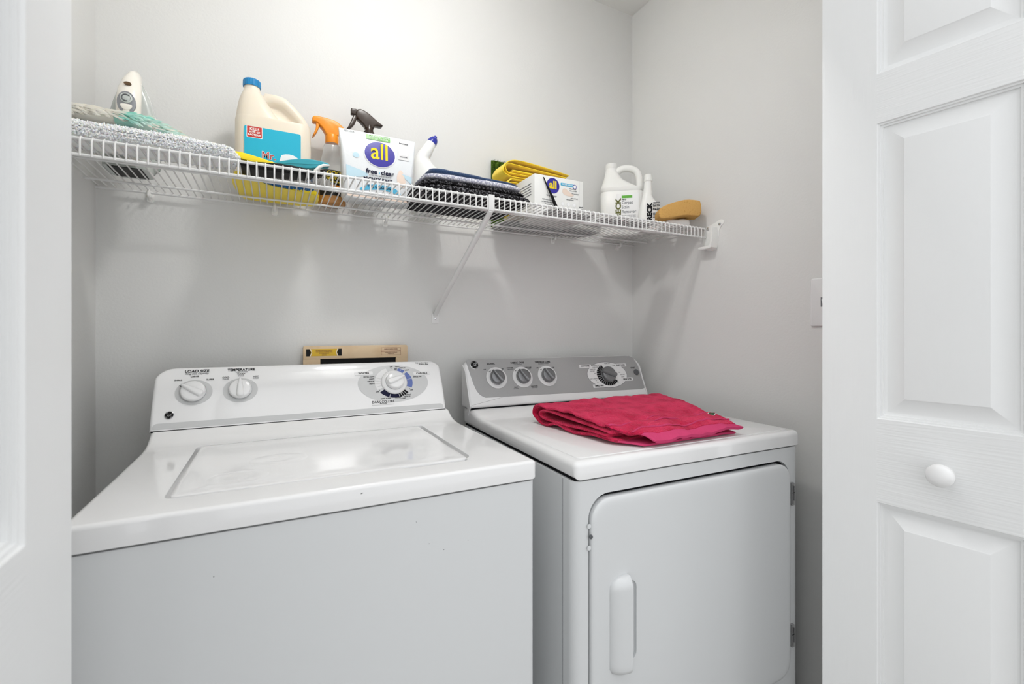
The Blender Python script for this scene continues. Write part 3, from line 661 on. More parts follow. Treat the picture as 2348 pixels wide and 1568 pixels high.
for z_, y_, rx, ry in hp: R.append([(-.277+rx*math.cos(2*PI*j/28), y_+ry*math.sin(2*PI*j/28), DZ+z_-.018+.006) for j in range(28)])
b.loft(R); hd = b.build('handle', IRONW, ir, world=True, ang=60)
def onh(z_): # front surface of the handle
    return frame((-.277, 1.2505+abs(z_-.125)*.15, DZ+z_-.012), (1, 0, 0), (0, .0, 1))
b = MB(); b.prism(ellipse(0, 0, .016, .024), -.004, .0012, .0005, 2, 0, onh(.135)); b.build('control_plate', IRONS, hd, world=True)
b = MB(); b.lathe([(.0105, .001), (.0105, .003), (.0085, .004), (.007, .0032), (.0055, .004), (.0005, .0042)], 28, 0, on(onh(.135), 0, .009, 0)); b.build('steam_dial', IRONG, hd, world=True)
b = MB(); b.tube([on(onh(.135), 0, .009, .0042) @ Vector((.0068*math.cos(a), .0068*math.sin(a), 0)) for a in [math.radians(40+28*k) for k in range(10)]], .0010, 6, 0); b.tube([on(onh(.135), 0, .009, .0046) @ Vector((.0075*math.cos(a), .0075*math.sin(a), 0)) for a in [math.radians(30*k) for k in range(1)]+[math.radians(5)]], .0008, 6); b.build('dial_ring', BTN, hd, world=True)
b = MB(); b.prism(smooth2([(-.0105, -.003), (-.010, -.010), (-.004, -.0165), (.004, -.0165), (.010, -.010), (.0105, -.003)], 2), .0008, .0026, .001, 2, 0, onh(.135)); b.build('spray_button', IRONW, hd, world=True)
b = MB(); b.prism(ellipse(0, 0, .0065, .0035), -.003, .0006, 0, 1, 0, frame((-.277, 1.2600, DZ+.168), (1, 0, 0), (0, .18, 1))); b.build('fill_opening', mat('brown_hole', '5c4326', .5), hd, world=True)
b = MB(); b.box(-.322, 1.302, DZ-.0012, -.262, 1.378, DZ+.001); b.build('cord_recess', BLKP, ir, world=True)

# bottles -------------------------------------------------------
def bottle(mb, secs, T=I4, mi=0, n=6):
    """secs: (z, x0, x1, y0, y1, radius)"""
    mb.loft([[(x, y, z) for x, y in rrect(x0, y0, x1, y1, min(r, (x1-x0)/2*.99, (y1-y0)/2*.99), n)] for z, x0, x1, y0, y1, r in secs], mi, T)
# big cream jug, local: x 0..w, y depth, z up, front = -y
J = thing('cleaner_jug', 'large cream plastic jug with blue cap and turquoise label', 'jug', (.0024, 1.385, DZ+.003))
b = MB()
bottle(b, [(0, -.080, .080, -.045, .045, .028), (.006, -.087, .087, -.052, .052, .030), (.10, -.0885, .0885, -.053, .053, .030), (.170, -.088, .088, -.052, .052, .030), (.178, -.0865, .086, -.050, .050, .03)])
bottle(b, [(.176, -.0865, .020, -.050, .050, .03), (.200, -.084, .002, -.046, .046, .03), (.225, -.080, -.014, -.040, .040, .028), (.243, -.075, -.024, -.032, .032, .025), (.256, -.0705, -.031, -.020, .020, .019), (.262, -.0695, -.0320, -.0187, .0187, .0186), (.272, -.0690, -.0325, -.018, .018, .018)])
# handle arch with its webbed, recessed middle
o6 = [(-.034, .256), (.014, .2580), (.034, .2500), (.0862, .196), (.0865, .165), (-.034, .165)]; i6 = [(-.020, .222), (.012, .218), (.026, .207), (.060, .181), (.030, .179), (.002, .190)]
def mid6(t_): return [(a_[0]*(1-t_)+c_[0]*t_, a_[1]*(1-t_)+c_[1]*t_) for a_, c_ in zip(o6, i6)]
FW6 = frame((0, 0, 0), (1, 0, 0), (0, 0, 1)); seq = [(mid6(1.0), .008), (mid6(.86), .009), (mid6(.72), .016), (mid6(.45), .0205), (mid6(.18), .0195), (mid6(.05), .014), (mid6(0), .006)]
b.loft([[(x, y, -z) for x, y in smooth2(P6, 1)] for P6, z in seq]+[[(x, y, z) for x, y in smooth2(P6, 1)] for P6, z in reversed(seq)], 0, FW6)
b.build('jug_body', CREAM, J, ang=50)
b = MB(); T = Matrix.Translation((-.0510, 0, .268))
b.loft([[(r_*(1+(.03 if k % 2 else 0))*math.cos(2*PI*k/48), r_*(1+(.03 if k % 2 else 0))*math.sin(2*PI*k/48), z) for k in range(48)] for r_, z in ((.0203, 0), (.0206, .003), (.0203, .0155), (.0185, .018), (.001, .0182))], 0, T)
b.build('cap', CAPB, J, ang=25)
FJ = frame((0, -.0535, 0), (1, 0, 0), (0, 0, 1))
b = MB(); b.prism(rrect(-.0660, .015, .0620, .148, [.004, .004, .005, .004]), -.0002, .0006, 0, 1, 0, FJ); b.prism(rrect(-.0600, .1205, -.0275, .1475, [.002, .002, .001, .001]), .0005, .0009, 0, 1, 1, FJ)
b.prism(rrect(-.0612, .1193, -.0263, .1478, [.002, .002, .001, .001]), .0004, .0007, 0, 1, 2, FJ)
b.text('KILLS', .0095, FJ @ Matrix.Translation((-.0438, .1405, .0011)), 2, sx=.95, bold=.0002); b.text('99.9% OF', .0062, FJ @ Matrix.Translation((-.0438, .1330, .0011)), 2, bold=.0002); b.text('BACTERIA', .0062, FJ @ Matrix.Translation((-.0438, .1265, .0011)), 2, bold=.0002)
for off, mi, z in ((.0009, 2, .0008), (0, 1, .0013)):
    b.text('Mr.', .026, FJ @ Matrix.Translation((-.012, .0790, z)), mi, bold=off, sx=.9); b.text('CLEAN', .028, FJ @ Matrix.Translation((-.016, .0555, z)), mi, bold=off, sx=.9)
b.prism(smooth2([(.012, .085), (.030, .092), (.048, .090), (.060, .080), (.0615, .018), (.010, .018)], 1), .0004, .0007, 0, 1, 2, FJ)
b.build('label', [TEAL, REDI, WHI], J, ang=60)
# yellow dustpan under the jug, with the jug standing in it
dp = thing('yellow_dustpan', 'yellow plastic dustpan lying flat on the wire shelf under the cream jug', 'dustpan', (0, 1.36, DZ))
b = MB(); outl = smooth2([(-.093, 1.255), (-.080, 1.455), (-.050, 1.474), (.090, 1.474), (.112, 1.455), (.112, 1.335), (.04, 1.318), (-.01, 1.302), (-.045, 1.262)], 2)
b.prism(outl, DZ, DZ+.0028, .001, 2, 0); R0 = ccw(outl)
b.loft([[(x, y, DZ+.001) for x, y in R0], [(x, y, DZ+.012) for x, y in R0], [(x, y, DZ+.012) for x, y in inset(R0, .0022)], [(x, y, DZ+.002) for x, y in inset(R0, .0022)]], 0, I4, caps=(False, False))
b.build('pan', YEL, dp, world=True)
# scrub brush in front
sbz = thing('scrub_brush', 'black and yellow scrub brush with blue and white bristles in front of the cream jug', 'brush', (.01, 1.22, DZ))
b = MB(); random.seed(2)
def soft(mb, pts, y0, y1, r, mi=0): mb.prism(smooth2(pts, 2), y0, y1, r, 4, mi, frame((0, 0, 0), (1, 0, 0), (0, 0, 1)) @ Matrix.Identity(4), rb=r)
FY = frame((0, 0, 0), (1, 0, 0), (0, 0, 1))      # z = -Y : slab between y=-z
soft(b, [(-.068, 1.536), (.015, 1.545), (.070, 1.542), (.105, 1.534), (.100, 1.526), (.0, 1.523), (-.066, 1.525)], -1.262, -1.190, .0045)
bb = b.build('brush_head', BLKP, sbz, world=True, ang=60)
b = MB(); soft(b, [(-.0885, 1.5585), (-.066, 1.5600), (-.035, 1.555), (.014, 1.544), (.040, 1.546), (.072, 1.544), (.074, 1.540), (.0, 1.539), (-.060, 1.541)], -1.245, -1.200, .0018)
b.build('brush_grip', YEL, sbz, world=True, ang=60)
for nm, m_, xa, xb, ya, yb, zb in (('blue_bristles', BRIB, -.045, .090, 1.270, 1.318, 1.5212), ('white_bristles', BRIW, -.01, .125, 1.250, 1.285, 1.5212)):
    b = MB()
    for k in range(900):
        x = random.uniform(xa, xb); y = random.uniform(1.205, 1.258); p = Vector((x, y, 1.527)); q = Vector((x+random.uniform(.000, .014)*(1 if nm[0] == 'w' else .3), random.uniform(ya, yb), zb+random.uniform(0, .002)))
        q.z += max(0, (q.y-1.30))*.03; b.tube([p, p.lerp(q, .5)+Vector((0, 0, .0015)), q], .0008, 4)
    b.build(nm, m_, sbz, world=True, ang=70)
# teal scoop with a long handle
th = thing('teal_scoop', 'teal plastic scoop handle with pale inner edge resting across the brush', 'scoop', (.06, 1.29, DZ))
b = MB(); soft(b, [(-.010, 1.5680), (.020, 1.5800), (.050, 1.5900), (.085, 1.5955), (.118, 1.5935), (.131, 1.5890), (.127, 1.5835), (.110, 1.5825), (.095, 1.5740), (.080, 1.5700), (.030, 1.5660)], -1.305, -1.280, .0022)
soft(b, [(-.030, 1.528), (-.005, 1.5240), (.030, 1.560), (.060, 1.568), (.030, 1.576), (-.010, 1.566)], -1.300, -1.286, .0018)
b.build('scoop_handle', TEALD, th, world=True, ang=60)
b = MB(); b.tube([(.129, 1.279, 1.5855), (.115, 1.278, 1.5835), (.104, 1.278, 1.5765), (.095, 1.279, 1.5660), (.085, 1.28, 1.545), (.080, 1.285, 1.527)], [.002, .0035, .004, .004, .0035, .003], 10); b.build('scoop_edge', WPL, th, world=True)
# orange sprayer
G = thing('spray_bottle', 'clear spray bottle with orange trigger, black label and orange liquid', 'spray bottle', (.151, 1.432, DZ))
def ring_el(cx, cy, z, rx, ry, n=30): return [(cx+rx*math.cos(2*PI*k/n), cy+ry*math.sin(2*PI*k/n), z) for k in range(n)]
b = MB(); bsec = [(0, .035, .031), (.005, .0385, .034), (.09, .0385, .034), (.115, .0350, .031), (.135, .0285, .027), (.155, .0240, .023), (.170, .0225, .022), (.178, .0175, .0175), (.184, .0155, .0155)]
b.loft([ring_el(0, 0, z, rx, ry) for z, rx, ry in bsec]); b.build('bottle', CLEAR, G, ang=60)
b = MB(); b.loft([ring_el(0, 0, z, rx*.955, ry*.955) for z, rx, ry in [(.002, .034, .030), (.006, .0385, .034), (.075, .0385, .034)]]); b.build('liquid', LIQ, G, ang=60)
b = MB(); N = 26
def lab(z0, z1, mi, r=1.008, a0=-150, a1=-30, rr=None):
    A = [math.radians(a0+(a1-a0)*k/N) for k in range(N+1)]
    vs = []; 
    for z in (z0, z1):
        s_ = 1 if z < .092 else (.0375/.0385)
        for a in A: vs.append((.0385*r*s_*math.cos(a), .034*r*s_*math.sin(a), z))
        for a in reversed(A): vs.append((.0385*(r+.008)*s_*math.cos(a), .034*(r+.008)*s_*math.sin(a), z))
    m2 = 2*(N+1); fs = [[k, (k+1) % m2, m2+(k+1) % m2, m2+k] for k in range(m2)]+[list(range(m2)), [m2+k for k in range(m2)]]
    b.add(vs, fs, mi)
lab(.022, .094, 0)
FG = frame((0, -.0352, 0), (1, 0, 0), (0, 0, 1))
for s_, x, z, sz, mi in (('GOO', .002, .084, .0155, 1), ('GONE', .002, .0705, .0145, 1), ('Pro-Power', .002, .0600, .0080, 1), ('SPRAY GEL', .002, .0400, .0050, 2), ('REMOVES GOO', .002, .0320, .0040, 2)): b.text(s_, sz, FG @ Matrix.Translation((x, z, .0010)), mi, bold=.0002 if sz > .01 else 0, th=.0015)
b.prism(smooth2([(-.024, .048), (.0, .052), (.026, .049), (.026, .046), (-.022, .044)], 1), -.002, .0014, 0, 1, 3, FG)
b.build('label', [BLKL, YELT, WHI, ORANGE], G, ang=60)
def trig(parent, pts, th, lever, m, col, T, r=.004):
    b = MB(); b.prism(smooth2(pts, 1), -th/2, th/2, r, 3, 0, T, rb=r); b.build('sprayer_head', m, parent, ang=60)
    b = MB(); b.prism(smooth2(lever, 1), -th*.35, th*.35, .002, 2, 0, T, rb=.002); b.build('trigger', m, parent, ang=60)
TG = frame((0, 0, 0), (1, 0, 0), (0, 0, 1)); off = lambda P, dx, dz: [(x-dx, z-dz) for x, z in P]
trig(G, off([(.0979, 1.7511), (.0986, 1.7663), (.1089, 1.7698), (.1391, 1.768), (.162, 1.7651), (.1877, 1.7462), (.1754, 1.7399), (.17, 1.7311), (.168, 1.7200), (.1340, 1.7200), (.1332, 1.7239), (.1272, 1.7355), (.1178, 1.745), (.1096, 1.7522)], .151, DZ), .024,
     off([(.1178, 1.746), (.1143, 1.7329), (.1061, 1.7161), (.0996, 1.7085), (.0985, 1.7105), (.1038, 1.7232), (.1090, 1.7396), (.1080, 1.7530), (.1150, 1.7530)], .151, DZ), ORANGE, None, TG)
b = MB(); b.lathe([(.0178, .178), (.0182, .180), (.0182, .199), (.0165, .203), (.012, .204)], 32); b.build('collar', ORANGE, G)
b = MB(); b.lathe([(.0085, 0), (.0090, .001), (.0090, .008), (.0070, .009)], 20, 0, frame((-.048, 0, .2395), (0, 1, 0), (0, 0, 1))); b.build('nozzle', ORANGE, G)
# brown sprayer behind the pouch
N_ = thing('spray_bottle', 'spray bottle with dark brown trigger standing behind the white pouch', 'spray bottle', (.2550, 1.432, DZ))
b = MB(); b.loft([ring_el(0, 0, z, rx, rx) for z, rx in [(0, .031), (.004, .034), (.13, .034), (.16, .028), (.19, .018), (.205, .0145), (.212, .0135)]]); b.build('bottle', WPL, N_, ang=60)
b = MB(); b.lathe([(.0158, .206), (.0162, .210), (.0162, .218), (.0150, .2195), (.0158, .221), (.0155, .232), (.0125, .236), (.0120, .252)], 32); b.build('collar', BROWN, N_)
P_ = [(.2236, 1.8167), (.2489, 1.8099), (.2700, 1.7950), (.2860, 1.7835), (.2956, 1.7799), (.2904, 1.7735), (.2740, 1.7745), (.2690, 1.7700), (.2690, 1.7640), (.2430, 1.7600), (.2413, 1.7675), (.2320, 1.7760), (.2200, 1.7860), (.2135, 1.7980)]
Q_ = [(.2210, 1.7890), (.2136, 1.767), (.1987, 1.751), (.1856, 1.7412), (.1870, 1.7450), (.1962, 1.7583), (.2060, 1.7842), (.2098, 1.7936), (.2150, 1.7960)]
trig(N_, off(P_, .2550, DZ), .022, off(Q_, .2550, DZ), BROWN, None, TG)
b = MB(); b.box(-.052, -.0075, .276, -.0360, .0075, .2925, .002, 0, Matrix.Translation((0, 0, 0))); b.build('nozzle', BROWN, N_)
# white pouch ("all")
PW = thing('detergent_pouch', 'white detergent pouch with a blue oval and yellow lettering leaning on the shelf', 'pouch', (.262, 1.334, DZ))
b = MB(); R = []; HP = .188
def pz(v): return .009*math.sin(PI*min(1, max(0, v/HP)))      # bulge of the front face
for k in range(15):
    t_ = k/14; z = HP*t_; yf = -.020+.015*t_-.009*math.sin(PI*t_); yb = .058*(1-t_)**.8-.004; xw = .094+.011*t_**.7-.003*math.sin(PI*t_)
    if k == 0: xw *= .93; yb -= .010
    yb = max(yb, yf+.004)
    R.append([(x, y, z) for x, y in rrect(-xw, yf, xw, yb, min(.02*(1-t_)+.0015, (yb-yf)/2*.98), 5)])
b.loft(R); b.build('pouch_body', BAG, PW, ang=60)
FPo = frame((0, -.0200, 0), (1, 0, 0), (0, .015, HP))
def pin(P, mi, lift=.0009):   # print that follows the bulge
    pts = ccw(P); n = len(pts); cy = sum(y for x, y in pts)/n; cx = sum(x for x, y in pts)/n
    vs = [(x, y, pz(y)+lift) for x, y in pts]+[((x+cx)/2, (y+cy)/2, pz((y+cy)/2)+lift) for x, y in pts]+[(cx, cy, pz(cy)+lift)]
    fs = [[i, (i+1) % n, n+(i+1) % n, n+i] for i in range(n)]+[[n+i, n+(i+1) % n, 2*n] for i in range(n)]
    b.add(vs, fs, mi, FPo)
def ptx(s_, x, y, size, mi, lift=.0022, **k): b.text(s_, size, FPo @ Matrix.Translation((x, y, pz(y)+lift)), mi, th=.0003, **k)
b = MB()
pin([(-.088, .086), (-.070, .081), (-.05, .076), (-.033, .070), (-.03, .062), (-.087, .050)], 1); pin([(.062, .082), (.090, .076), (.089, .056), (.07, .070)], 1)
pin(smooth2([(.060, .100), (.074, .060), (.070, .040), (.050, .048), (.046, .075)], 2), 9)
pin(ellipse(.002, .1285, .0440, .0385, 44), 0, .0012); pin(ellipse(.002, .1285, .0412, .0362, 44), 2, .0020)
pin(rrect(-.034, .170, .032, .1850, .002), 3, .0014); ptx('TOUGH ON STAINS', .001, .1805, .0066, 0, .0020, bold=.0001); ptx('GENTLE ON SKIN', .001, .1740, .0062, 0, .0020)
ptx('all', .001, .1330, .0640, 4, .0036, bold=.0007, sx=.90)
ptx('free', -.0215, .0760, .0185, 8, bold=.0004); ptx('clear', .0215, .0760, .0185, 8, bold=.0004); pin(ellipse(.0, .0745, .0012, .0020, 10), 7, .0016); ptx('#1 RECOMMENDED BRAND', .002, .0655, .0048, 6)
ptx('MIGHTY PACS', -.004, .0550, .0125, 8, bold=.0003)
pin(smooth2([(-.058, .020), (-.040, .038), (.0, .044), (.040, .040), (.060, .026), (.054, .020), (.02, .030), (-.02, .028)], 1), 7, .0012); ptx('THE ORIGINAL', .0, .0350, .0100, 8, .0020, bold=.0002)
pin([(-.085, .014), (-.05, .019), (.05, .019), (.088, .014), (.086, .003), (-.084, .003)], 9, .0010)
ptx('HYPOALLERGENIC', .0, .0150, .0060, 6); ptx('60 PACS', .0, .0070, .0070, 6)
pin(rrect(.052, .123, .083, .1800, .002), 10, .0014); pin(rrect(.0560, .1380, .0795, .1650, .001), 0, .0018)
ptx('SmartLabel', .070, .1735, .0058, 8); ptx('SCAN FOR', .0675, .1320, .0045, 8)
ptx('NEW LOOK', -.078, .1830, .0050, 5); pin(ellipse(-.062, .116, .0085, .0075, 20), 1, .0010)
b.build('pouch_print', [WHI, BAGB, BLUEP, GREENP, YELP, INKM, INKM, SKYP, NAVY, PEACH, LGREY], PW, ang=60)
# toilet cleaner bottle with slanted neck
TB = thing('toilet_cleaner_bottle', 'white angled-neck bottle with a blue cap standing beside the pouch', 'bottle', (.425, 1.40, DZ))
b = MB(); R = []
for z, x0, x1, ry in ((0, -.040, .044, .024), (.005, -.045, .049, .027), (.09, -.045, .049, .027), (.125, -.043, .046, .026), (.145, -.042, .030, .024), (.158, -.041, .014, .021), (.172, -.038, .006, .018)):
    R.append([((x0+x1)/2+(x1-x0)/2*math.cos(2*PI*j/28), ry*math.sin(2*PI*j/28), z) for j in range(28)])
dr = Vector((.030, 0, .052)).normalized(); a_ = Vector((1, 0, -.30)).normalized(); base = Vector((-.016, 0, .172))
for s_, rr in ((.012, .0200), (.030, .0178), (.048, .0158), (.058, .0150)):
    c_ = base+dr*s_; ax = Vector((dr.z, 0, -dr.x)).lerp(Vector((1, 0, 0)), .4 if s_ < .02 else 0).normalized(); R.append([tuple(c_+ax*rr*math.cos(2*PI*j/28)+Vector((0, 1, 0))*rr*math.sin(2*PI*j/28)) for j in range(28)])
b.loft(R); b.build('bottle_body', WPL, TB, ang=60)
FT = Matrix.Translation(base+dr*.057) @ Vector((0, 0, 1)).rotation_difference(dr).to_matrix().to_4x4()
b = MB(); b.lathe([(.0155, 0), (.0155, .004), (.0140, .014), (.0100, .021), (.0060, .023), (.0056, .027), (.004, .029), (.0005, .0295)], 28, 0, FT); b.build('cap', BCAP, TB)
b = MB(); b.prism(ellipse(.006, .085, .030, .042), -.002, .0012, 0, 1, 0, frame((0, -.0262, 0), (1, 0, 0), (0, 0, 1))); b.build('label', mat('pale_label', 'd5e0ea', .4), TB)

# towels in the middle
def padthing(name, label, cat, m, x0, y0, z0, x1, y1, z1, wob, seed, group=None, part='towel_fold', p=3.2, fn=None, rz=0):
    cx, cy = (x0+x1)/2, (y0+y1)/2
    T_ = thing(name, label, cat, (cx, cy, z0), rz, group); b = MB(); b.pad(x0-cx, y0-cy, 0, x1-cx, y1-cy, z1-z0, 40, 30, wob, seed, 0, I4, p, fn); o = b.build(part, m, T_, ang=60); return T_
slope = lambda x, y: -x*.035
padthing('folded_black_towel', 'black and grey patterned towel, lowest of the folded stack on the shelf', 'towel', BLKT, .335, 1.137, DZ, .665, 1.395, DZ+.0165, .0012, 1, p=7)
bt = padthing('folded_black_towel', 'black and grey patterned towel just under the lavender grey cloth', 'towel', BLKT, .332, 1.136, DZ+.0168, .640, 1.34, DZ+.0280, .002, 11, p=5)
padthing('folded_grey_cloth', 'lavender grey woven cloth folded under the navy plush towel', 'cloth', LAVT, .338, 1.132, DZ+.0280, .625, 1.29, DZ+.0415, .0015, 5, p=6)
padthing('folded_navy_towel', 'navy blue plush towel on top of the folded stack in the middle of the shelf', 'towel', NAVYT, .352, 1.140, DZ+.0405, .618, 1.27, DZ+.0545, .004, 7, fn=lambda x, y: -x*.05)
# turf, yellow cloths
tf = thing('artificial_turf_piece', 'square piece of green artificial turf standing against the back wall', 'turf', (.763, 1.482, DZ+.006))
b = MB(); b.box(-.0825, -.002, 0, .0825, .004, .232, 0); random.seed(6)
for k in range(5200):
    x = random.uniform(-.082, .082); z = random.uniform(.002, .232); 
    if z < .12 and x > -.06: continue
    q = Vector((random.uniform(-.004, .004), -random.uniform(.004, .010), random.uniform(-.003, .006))); p = Vector((x, -.002, z)); s_ = Vector((random.uniform(-1, 1), 0, random.uniform(-1, 1))).normalized()*.0007
    b.add([p-s_, p+s_, p+q*.6+s_*.8, p+q, p+q*.6-s_*.8], [[0, 1, 2, 3, 4]])
b.build('turf_blades', TURF, tf, ang=80)
gsh = thing('folded_grey_sheet', 'thin folded grey sheet lying on the wires under the yellow cloths and green turf', 'sheet', (.84, 1.43, DZ))
b = MB(); b.pad(.672, 1.352, DZ, 1.07, 1.488, DZ+.0055, 40, 24, .001, 2, 0, I4, 9); b.build('sheet_fold', mat('grey_sheet', 'a5a6a8', .8, vary=(40, 'c9c9c8', .45, .62)), gsh, world=True, ang=60)
yz = [(DZ, .058), (DZ+.0585, .070), (DZ+.129, .078)]
FCx = Matrix(((0, 1, 0, .010), (1, 0, 0, 0), (0, 0, 1, 0), (0, 0, 0, 1)))       # sheet's x -> world y, its (y,z) -> world (x,z)
ylab = ['yellow cleaning cloth, lowest of the folded yellow stack, resting on the wire shelf', 'yellow cleaning cloth, middle one of the folded yellow stack in front of the green turf', 'yellow cleaning cloth on top of the folded yellow stack behind the white carton']
ych = [(DZ+.006, DZ+.096, .694, .900), (DZ+.096, DZ+.150, .676, .905), (DZ+.150, DZ+.2130, .664, .925)]
for k, (za, zb, xa, xb) in enumerate(ych):
    yc = thing('yellow_cloth', ylab[k], 'cloth', ((xa+xb)/2, 1.42, za), 0, 'folded yellow cloths on the shelf'); b = MB(); th_ = .0048; H_ = zb-za; r1 = H_/2-th_/2; cz = za+H_/2
    dn = -.02 if k == 2 else 0
    path = [(xb, za+th_/2)]+[(xa+r1+.05, za+th_/2)]+[(xa+r1+.6*r1*math.cos(math.radians(a))*(1.5 if k == 2 else 1.2)+(.010 if k == 2 else 0), cz+r1*math.sin(math.radians(a))) for a in range(-90, -271, -15)]+[(xa+.09, zb-th_/2), (xb, zb-th_/2+dn)]
    if k == 2: path = [(xb, za+.004), (.74, za+.005), (.70, za+.004), (.676, za+.009), (.665, za+.017), (.664, za+.024), (.668, za+.034), (.680, za+.050), (.695, za+.0575), (.712, za+.061), (.730, za+.0605), (.78, za+.058), (.86, za+.050), (xb, za+.042)]
    b.sheet(smooth2(path, 1, False), th_, 1.375, 1.462, 14, 0, FCx, .0015, k*3)
    r2 = r1*.55; path2 = [(xb-.01, cz-r2)]+[(xa+r1+.03, cz-r2)]+[(xa+r1*.9+r2*math.cos(math.radians(a)), cz+r2*math.sin(math.radians(a))) for a in range(-90, -271, -18)]+[(xb-.01, cz+r2+(dn*.7))]
    b.sheet(path2, th_, 1.377, 1.460, 12, 0, FCx, .0012, k*5+2)
    path3 = [(xa+r1+.01, cz-r2*.3), (xb-.015, cz-r2*.2+dn*.3)]
    b.sheet(path3, th_*1.6, 1.378, 1.459, 12, 0, FCx, .001, k*7+2)
    b.build('cloth_folds', YCL, yc, world=True, ang=60)
# dryer sheet carton
CB = thing('carton', 'white carton with a blue oval logo in front of the yellow cloths', 'box', (.815, 1.315, DZ))
b = MB(); b.box(-.092, -.062, 0, .092, .062, .130, .0012, 0); b.build('carton_body', CARD, CB)
FC = frame((0, -.0622, 0), (1, 0, 0), (0, 0, 1)); FCL = frame((-.0922, 0, 0), (0, -1, 0), (0, 0, 1)); b = MB()
b.prism(ellipse(-.0250, .1005, .0240, .0245, 36), 0, .0004, 0, 1, 0, FC); b.text('all', .0340, FC @ Matrix.Translation((-.0250, .1020, .0007)), 1, bold=.0012, sx=.95); b.text('free clear', .0100, FC @ Matrix.Translation((-.030, .0680, .0005)), 2)
b.prism(rrect(.004, .1060, .062, .1150, .003), 0, .0004, 0, 1, 3, FC); b.text('DRYER SHEETS', .0062, FC @ Matrix.Translation((.030, .1105, .0007)), 5); b.prism(ellipse(.058, .1080, .0075, .0075, 24), .0003, .0007, 0, 1, 0, FC); b.prism(ellipse(.058, .1080, .0055, .0055, 24), .0005, .0009, 0, 1, 5, FC)
for k in range(4): b.text(('100% free of perfumes', 'and dyes that may cause', 'skin irritation', 'gentle on skin')[k], .0052, FC @ Matrix.Translation((-.042, .0540-k*.0070, .0004)), 2)
b.prism(smooth2([(.010, .095), (.022, .100), (.034, .090), (.060, .080), (.040, .074), (.012, .078)], 2), 0, .0003, 0, 1, 4, FC)
for k, (x, z) in enumerate(((.050, .100), (.052, .094), (.060, .085), (.056, .070), (.040, .064))): b.text('soft and fresh', .0050, FC @ Matrix.Translation((x, z, .0005)), 2)
for x in (.012, .034, .056): b.prism(ellipse(x, .048, .0065, .0065, 20), 0, .0003, 0, 1, 6, FC); b.prism(ellipse(x, .048, .0058, .0058, 20), .0002, .0005, 0, 1, 5, FC)
b.prism([(.0755, .002), (.0765, .002), (.0765, .128), (.0755, .128)], 0, .0002, 0, 1, 6, FC)
for k in range(5): b.text('use one sheet per load as needed for', .0050, FCL @ Matrix.Translation((.0, .104-k*.0085, .0004)), 2, sx=1.1)
for k in range(2): b.text('keep away from children', .0056, FC @ Matrix.Translation((.083, .045-k*.008, .0004)), 2, sx=.3)
b.build('carton_print', [BLUEP, YELP, INKM, SKYP, PEACH, WHI, LGREY], CB, ang=60)
# black strap in front of the carton
st = thing('black_plastic_strap', 'thin tapering black plastic strip leaning against the white carton', 'strap', (.795, 1.235, DZ))
b = MB(); FSt = frame((0, 1.232, DZ), (1, 0, 0), (0, .018, .125))
b.prism([(.7510, .1230), (.7545, .1215), (.7660, .0950), (.7830, .0640), (.8060, .0100), (.8100, .001), (.7880, .001), (.7850, .0260), (.7740, .0620), (.7620, .0920)], 0, .0018, .0005, 1, 0, FSt); b.build('strip', BLKP, st, world=True)
# grey stone
gs = thing('grey_stone', 'small rounded grey stone between the white carton and the white jug', 'stone', (.985, 1.30, DZ))
b = MB(); b.pad(-.038, -.022, 0, .038, .022, .036, 22, 20, .004, 2, 0, I4, 2.2); b.build('stone_body', STONE, gs, ang=60)
# gallon jug (rotated so its label faces the room)
K = thing('stain_remover_jug', 'white gallon jug with a loop handle and olive lettering in the shelf corner', 'jug', (1.190, 1.395, DZ), math.radians(-38))
b = MB()
bottle(b, [(0, -.073, .073, -.050, .050, .025), (.006, -.079, .079, -.056, .056, .027), (.160, -.079, .079, -.056, .056, .027), (.1625, -.0775, .0775, -.0545, .0545, .027), (.166, -.0800, .0800, -.0565, .0565, .028), (.178, -.0800, .0800, -.0560, .0560, .029)])
bottle(b, [(.176, -.0795, .070, -.055, .055, .03), (.195, -.0750, .035, -.048, .048, .03), (.215, -.0690, .006, -.038, .038, .026), (.235, -.0640, -.008, -.028, .028, .022), (.252, -.0610, -.0160, -.0215, .0215, .0210), (.262, -.0595, -.0175, -.0207, .0207, .0206), (.266, -.059, -.018, -.0204, .0204, .0203)])
b.tube(smooth2([(-.022, 0, .246), (-.006, 0, .260), (.012, 0, .2635), (.040, 0, .260), (.058, 0, .247), (.066, 0, .225), (.067, 0, .196), (.064, 0, .176)], 2, False), .0128, 14)
b.build('jug_body', WPL, K, ang=50)
b = MB(); b.loft([[(-.0385+r_*(1+(.02 if k % 2 else 0))*math.cos(2*PI*k/60), r_*(1+(.02 if k % 2 else 0))*math.sin(2*PI*k/60), z) for k in range(60)] for r_, z in ((.0210, .262), (.0215, .264), (.0213, .279), (.0195, .2815), (.001, .282))], 0); b.build('cap', WPL, K, ang=25)
FK = frame((0, -.0562, 0), (1, 0, 0), (0, 0, 1)); b = MB()
b.prism(rrect(-.022, .018, .060, .1500, .002), 0, .0003, 0, 1, 4, FK)
b.prism([(-.020, .060), (-.0045, .060), (-.0045, .140), (-.020, .140)], .0002, .0005, 0, 1, 0, FK) if False else None
b.text('RECK', .0260, FK @ Matrix.Translation((-.0135, .0960, .0006)) @ Matrix.Rotation(PI/2, 4, 'Z'), 0, bold=.0012, sx=1.15)
b.prism(rrect(-.002, .1340, .036, .1440, .001), .0002, .0005, 0, 1, 1, FK)
b.text('Handy', .0065, FK @ Matrix.Translation((-.002, .1290, .0006)), 2, align='LEFT', bold=.0002)
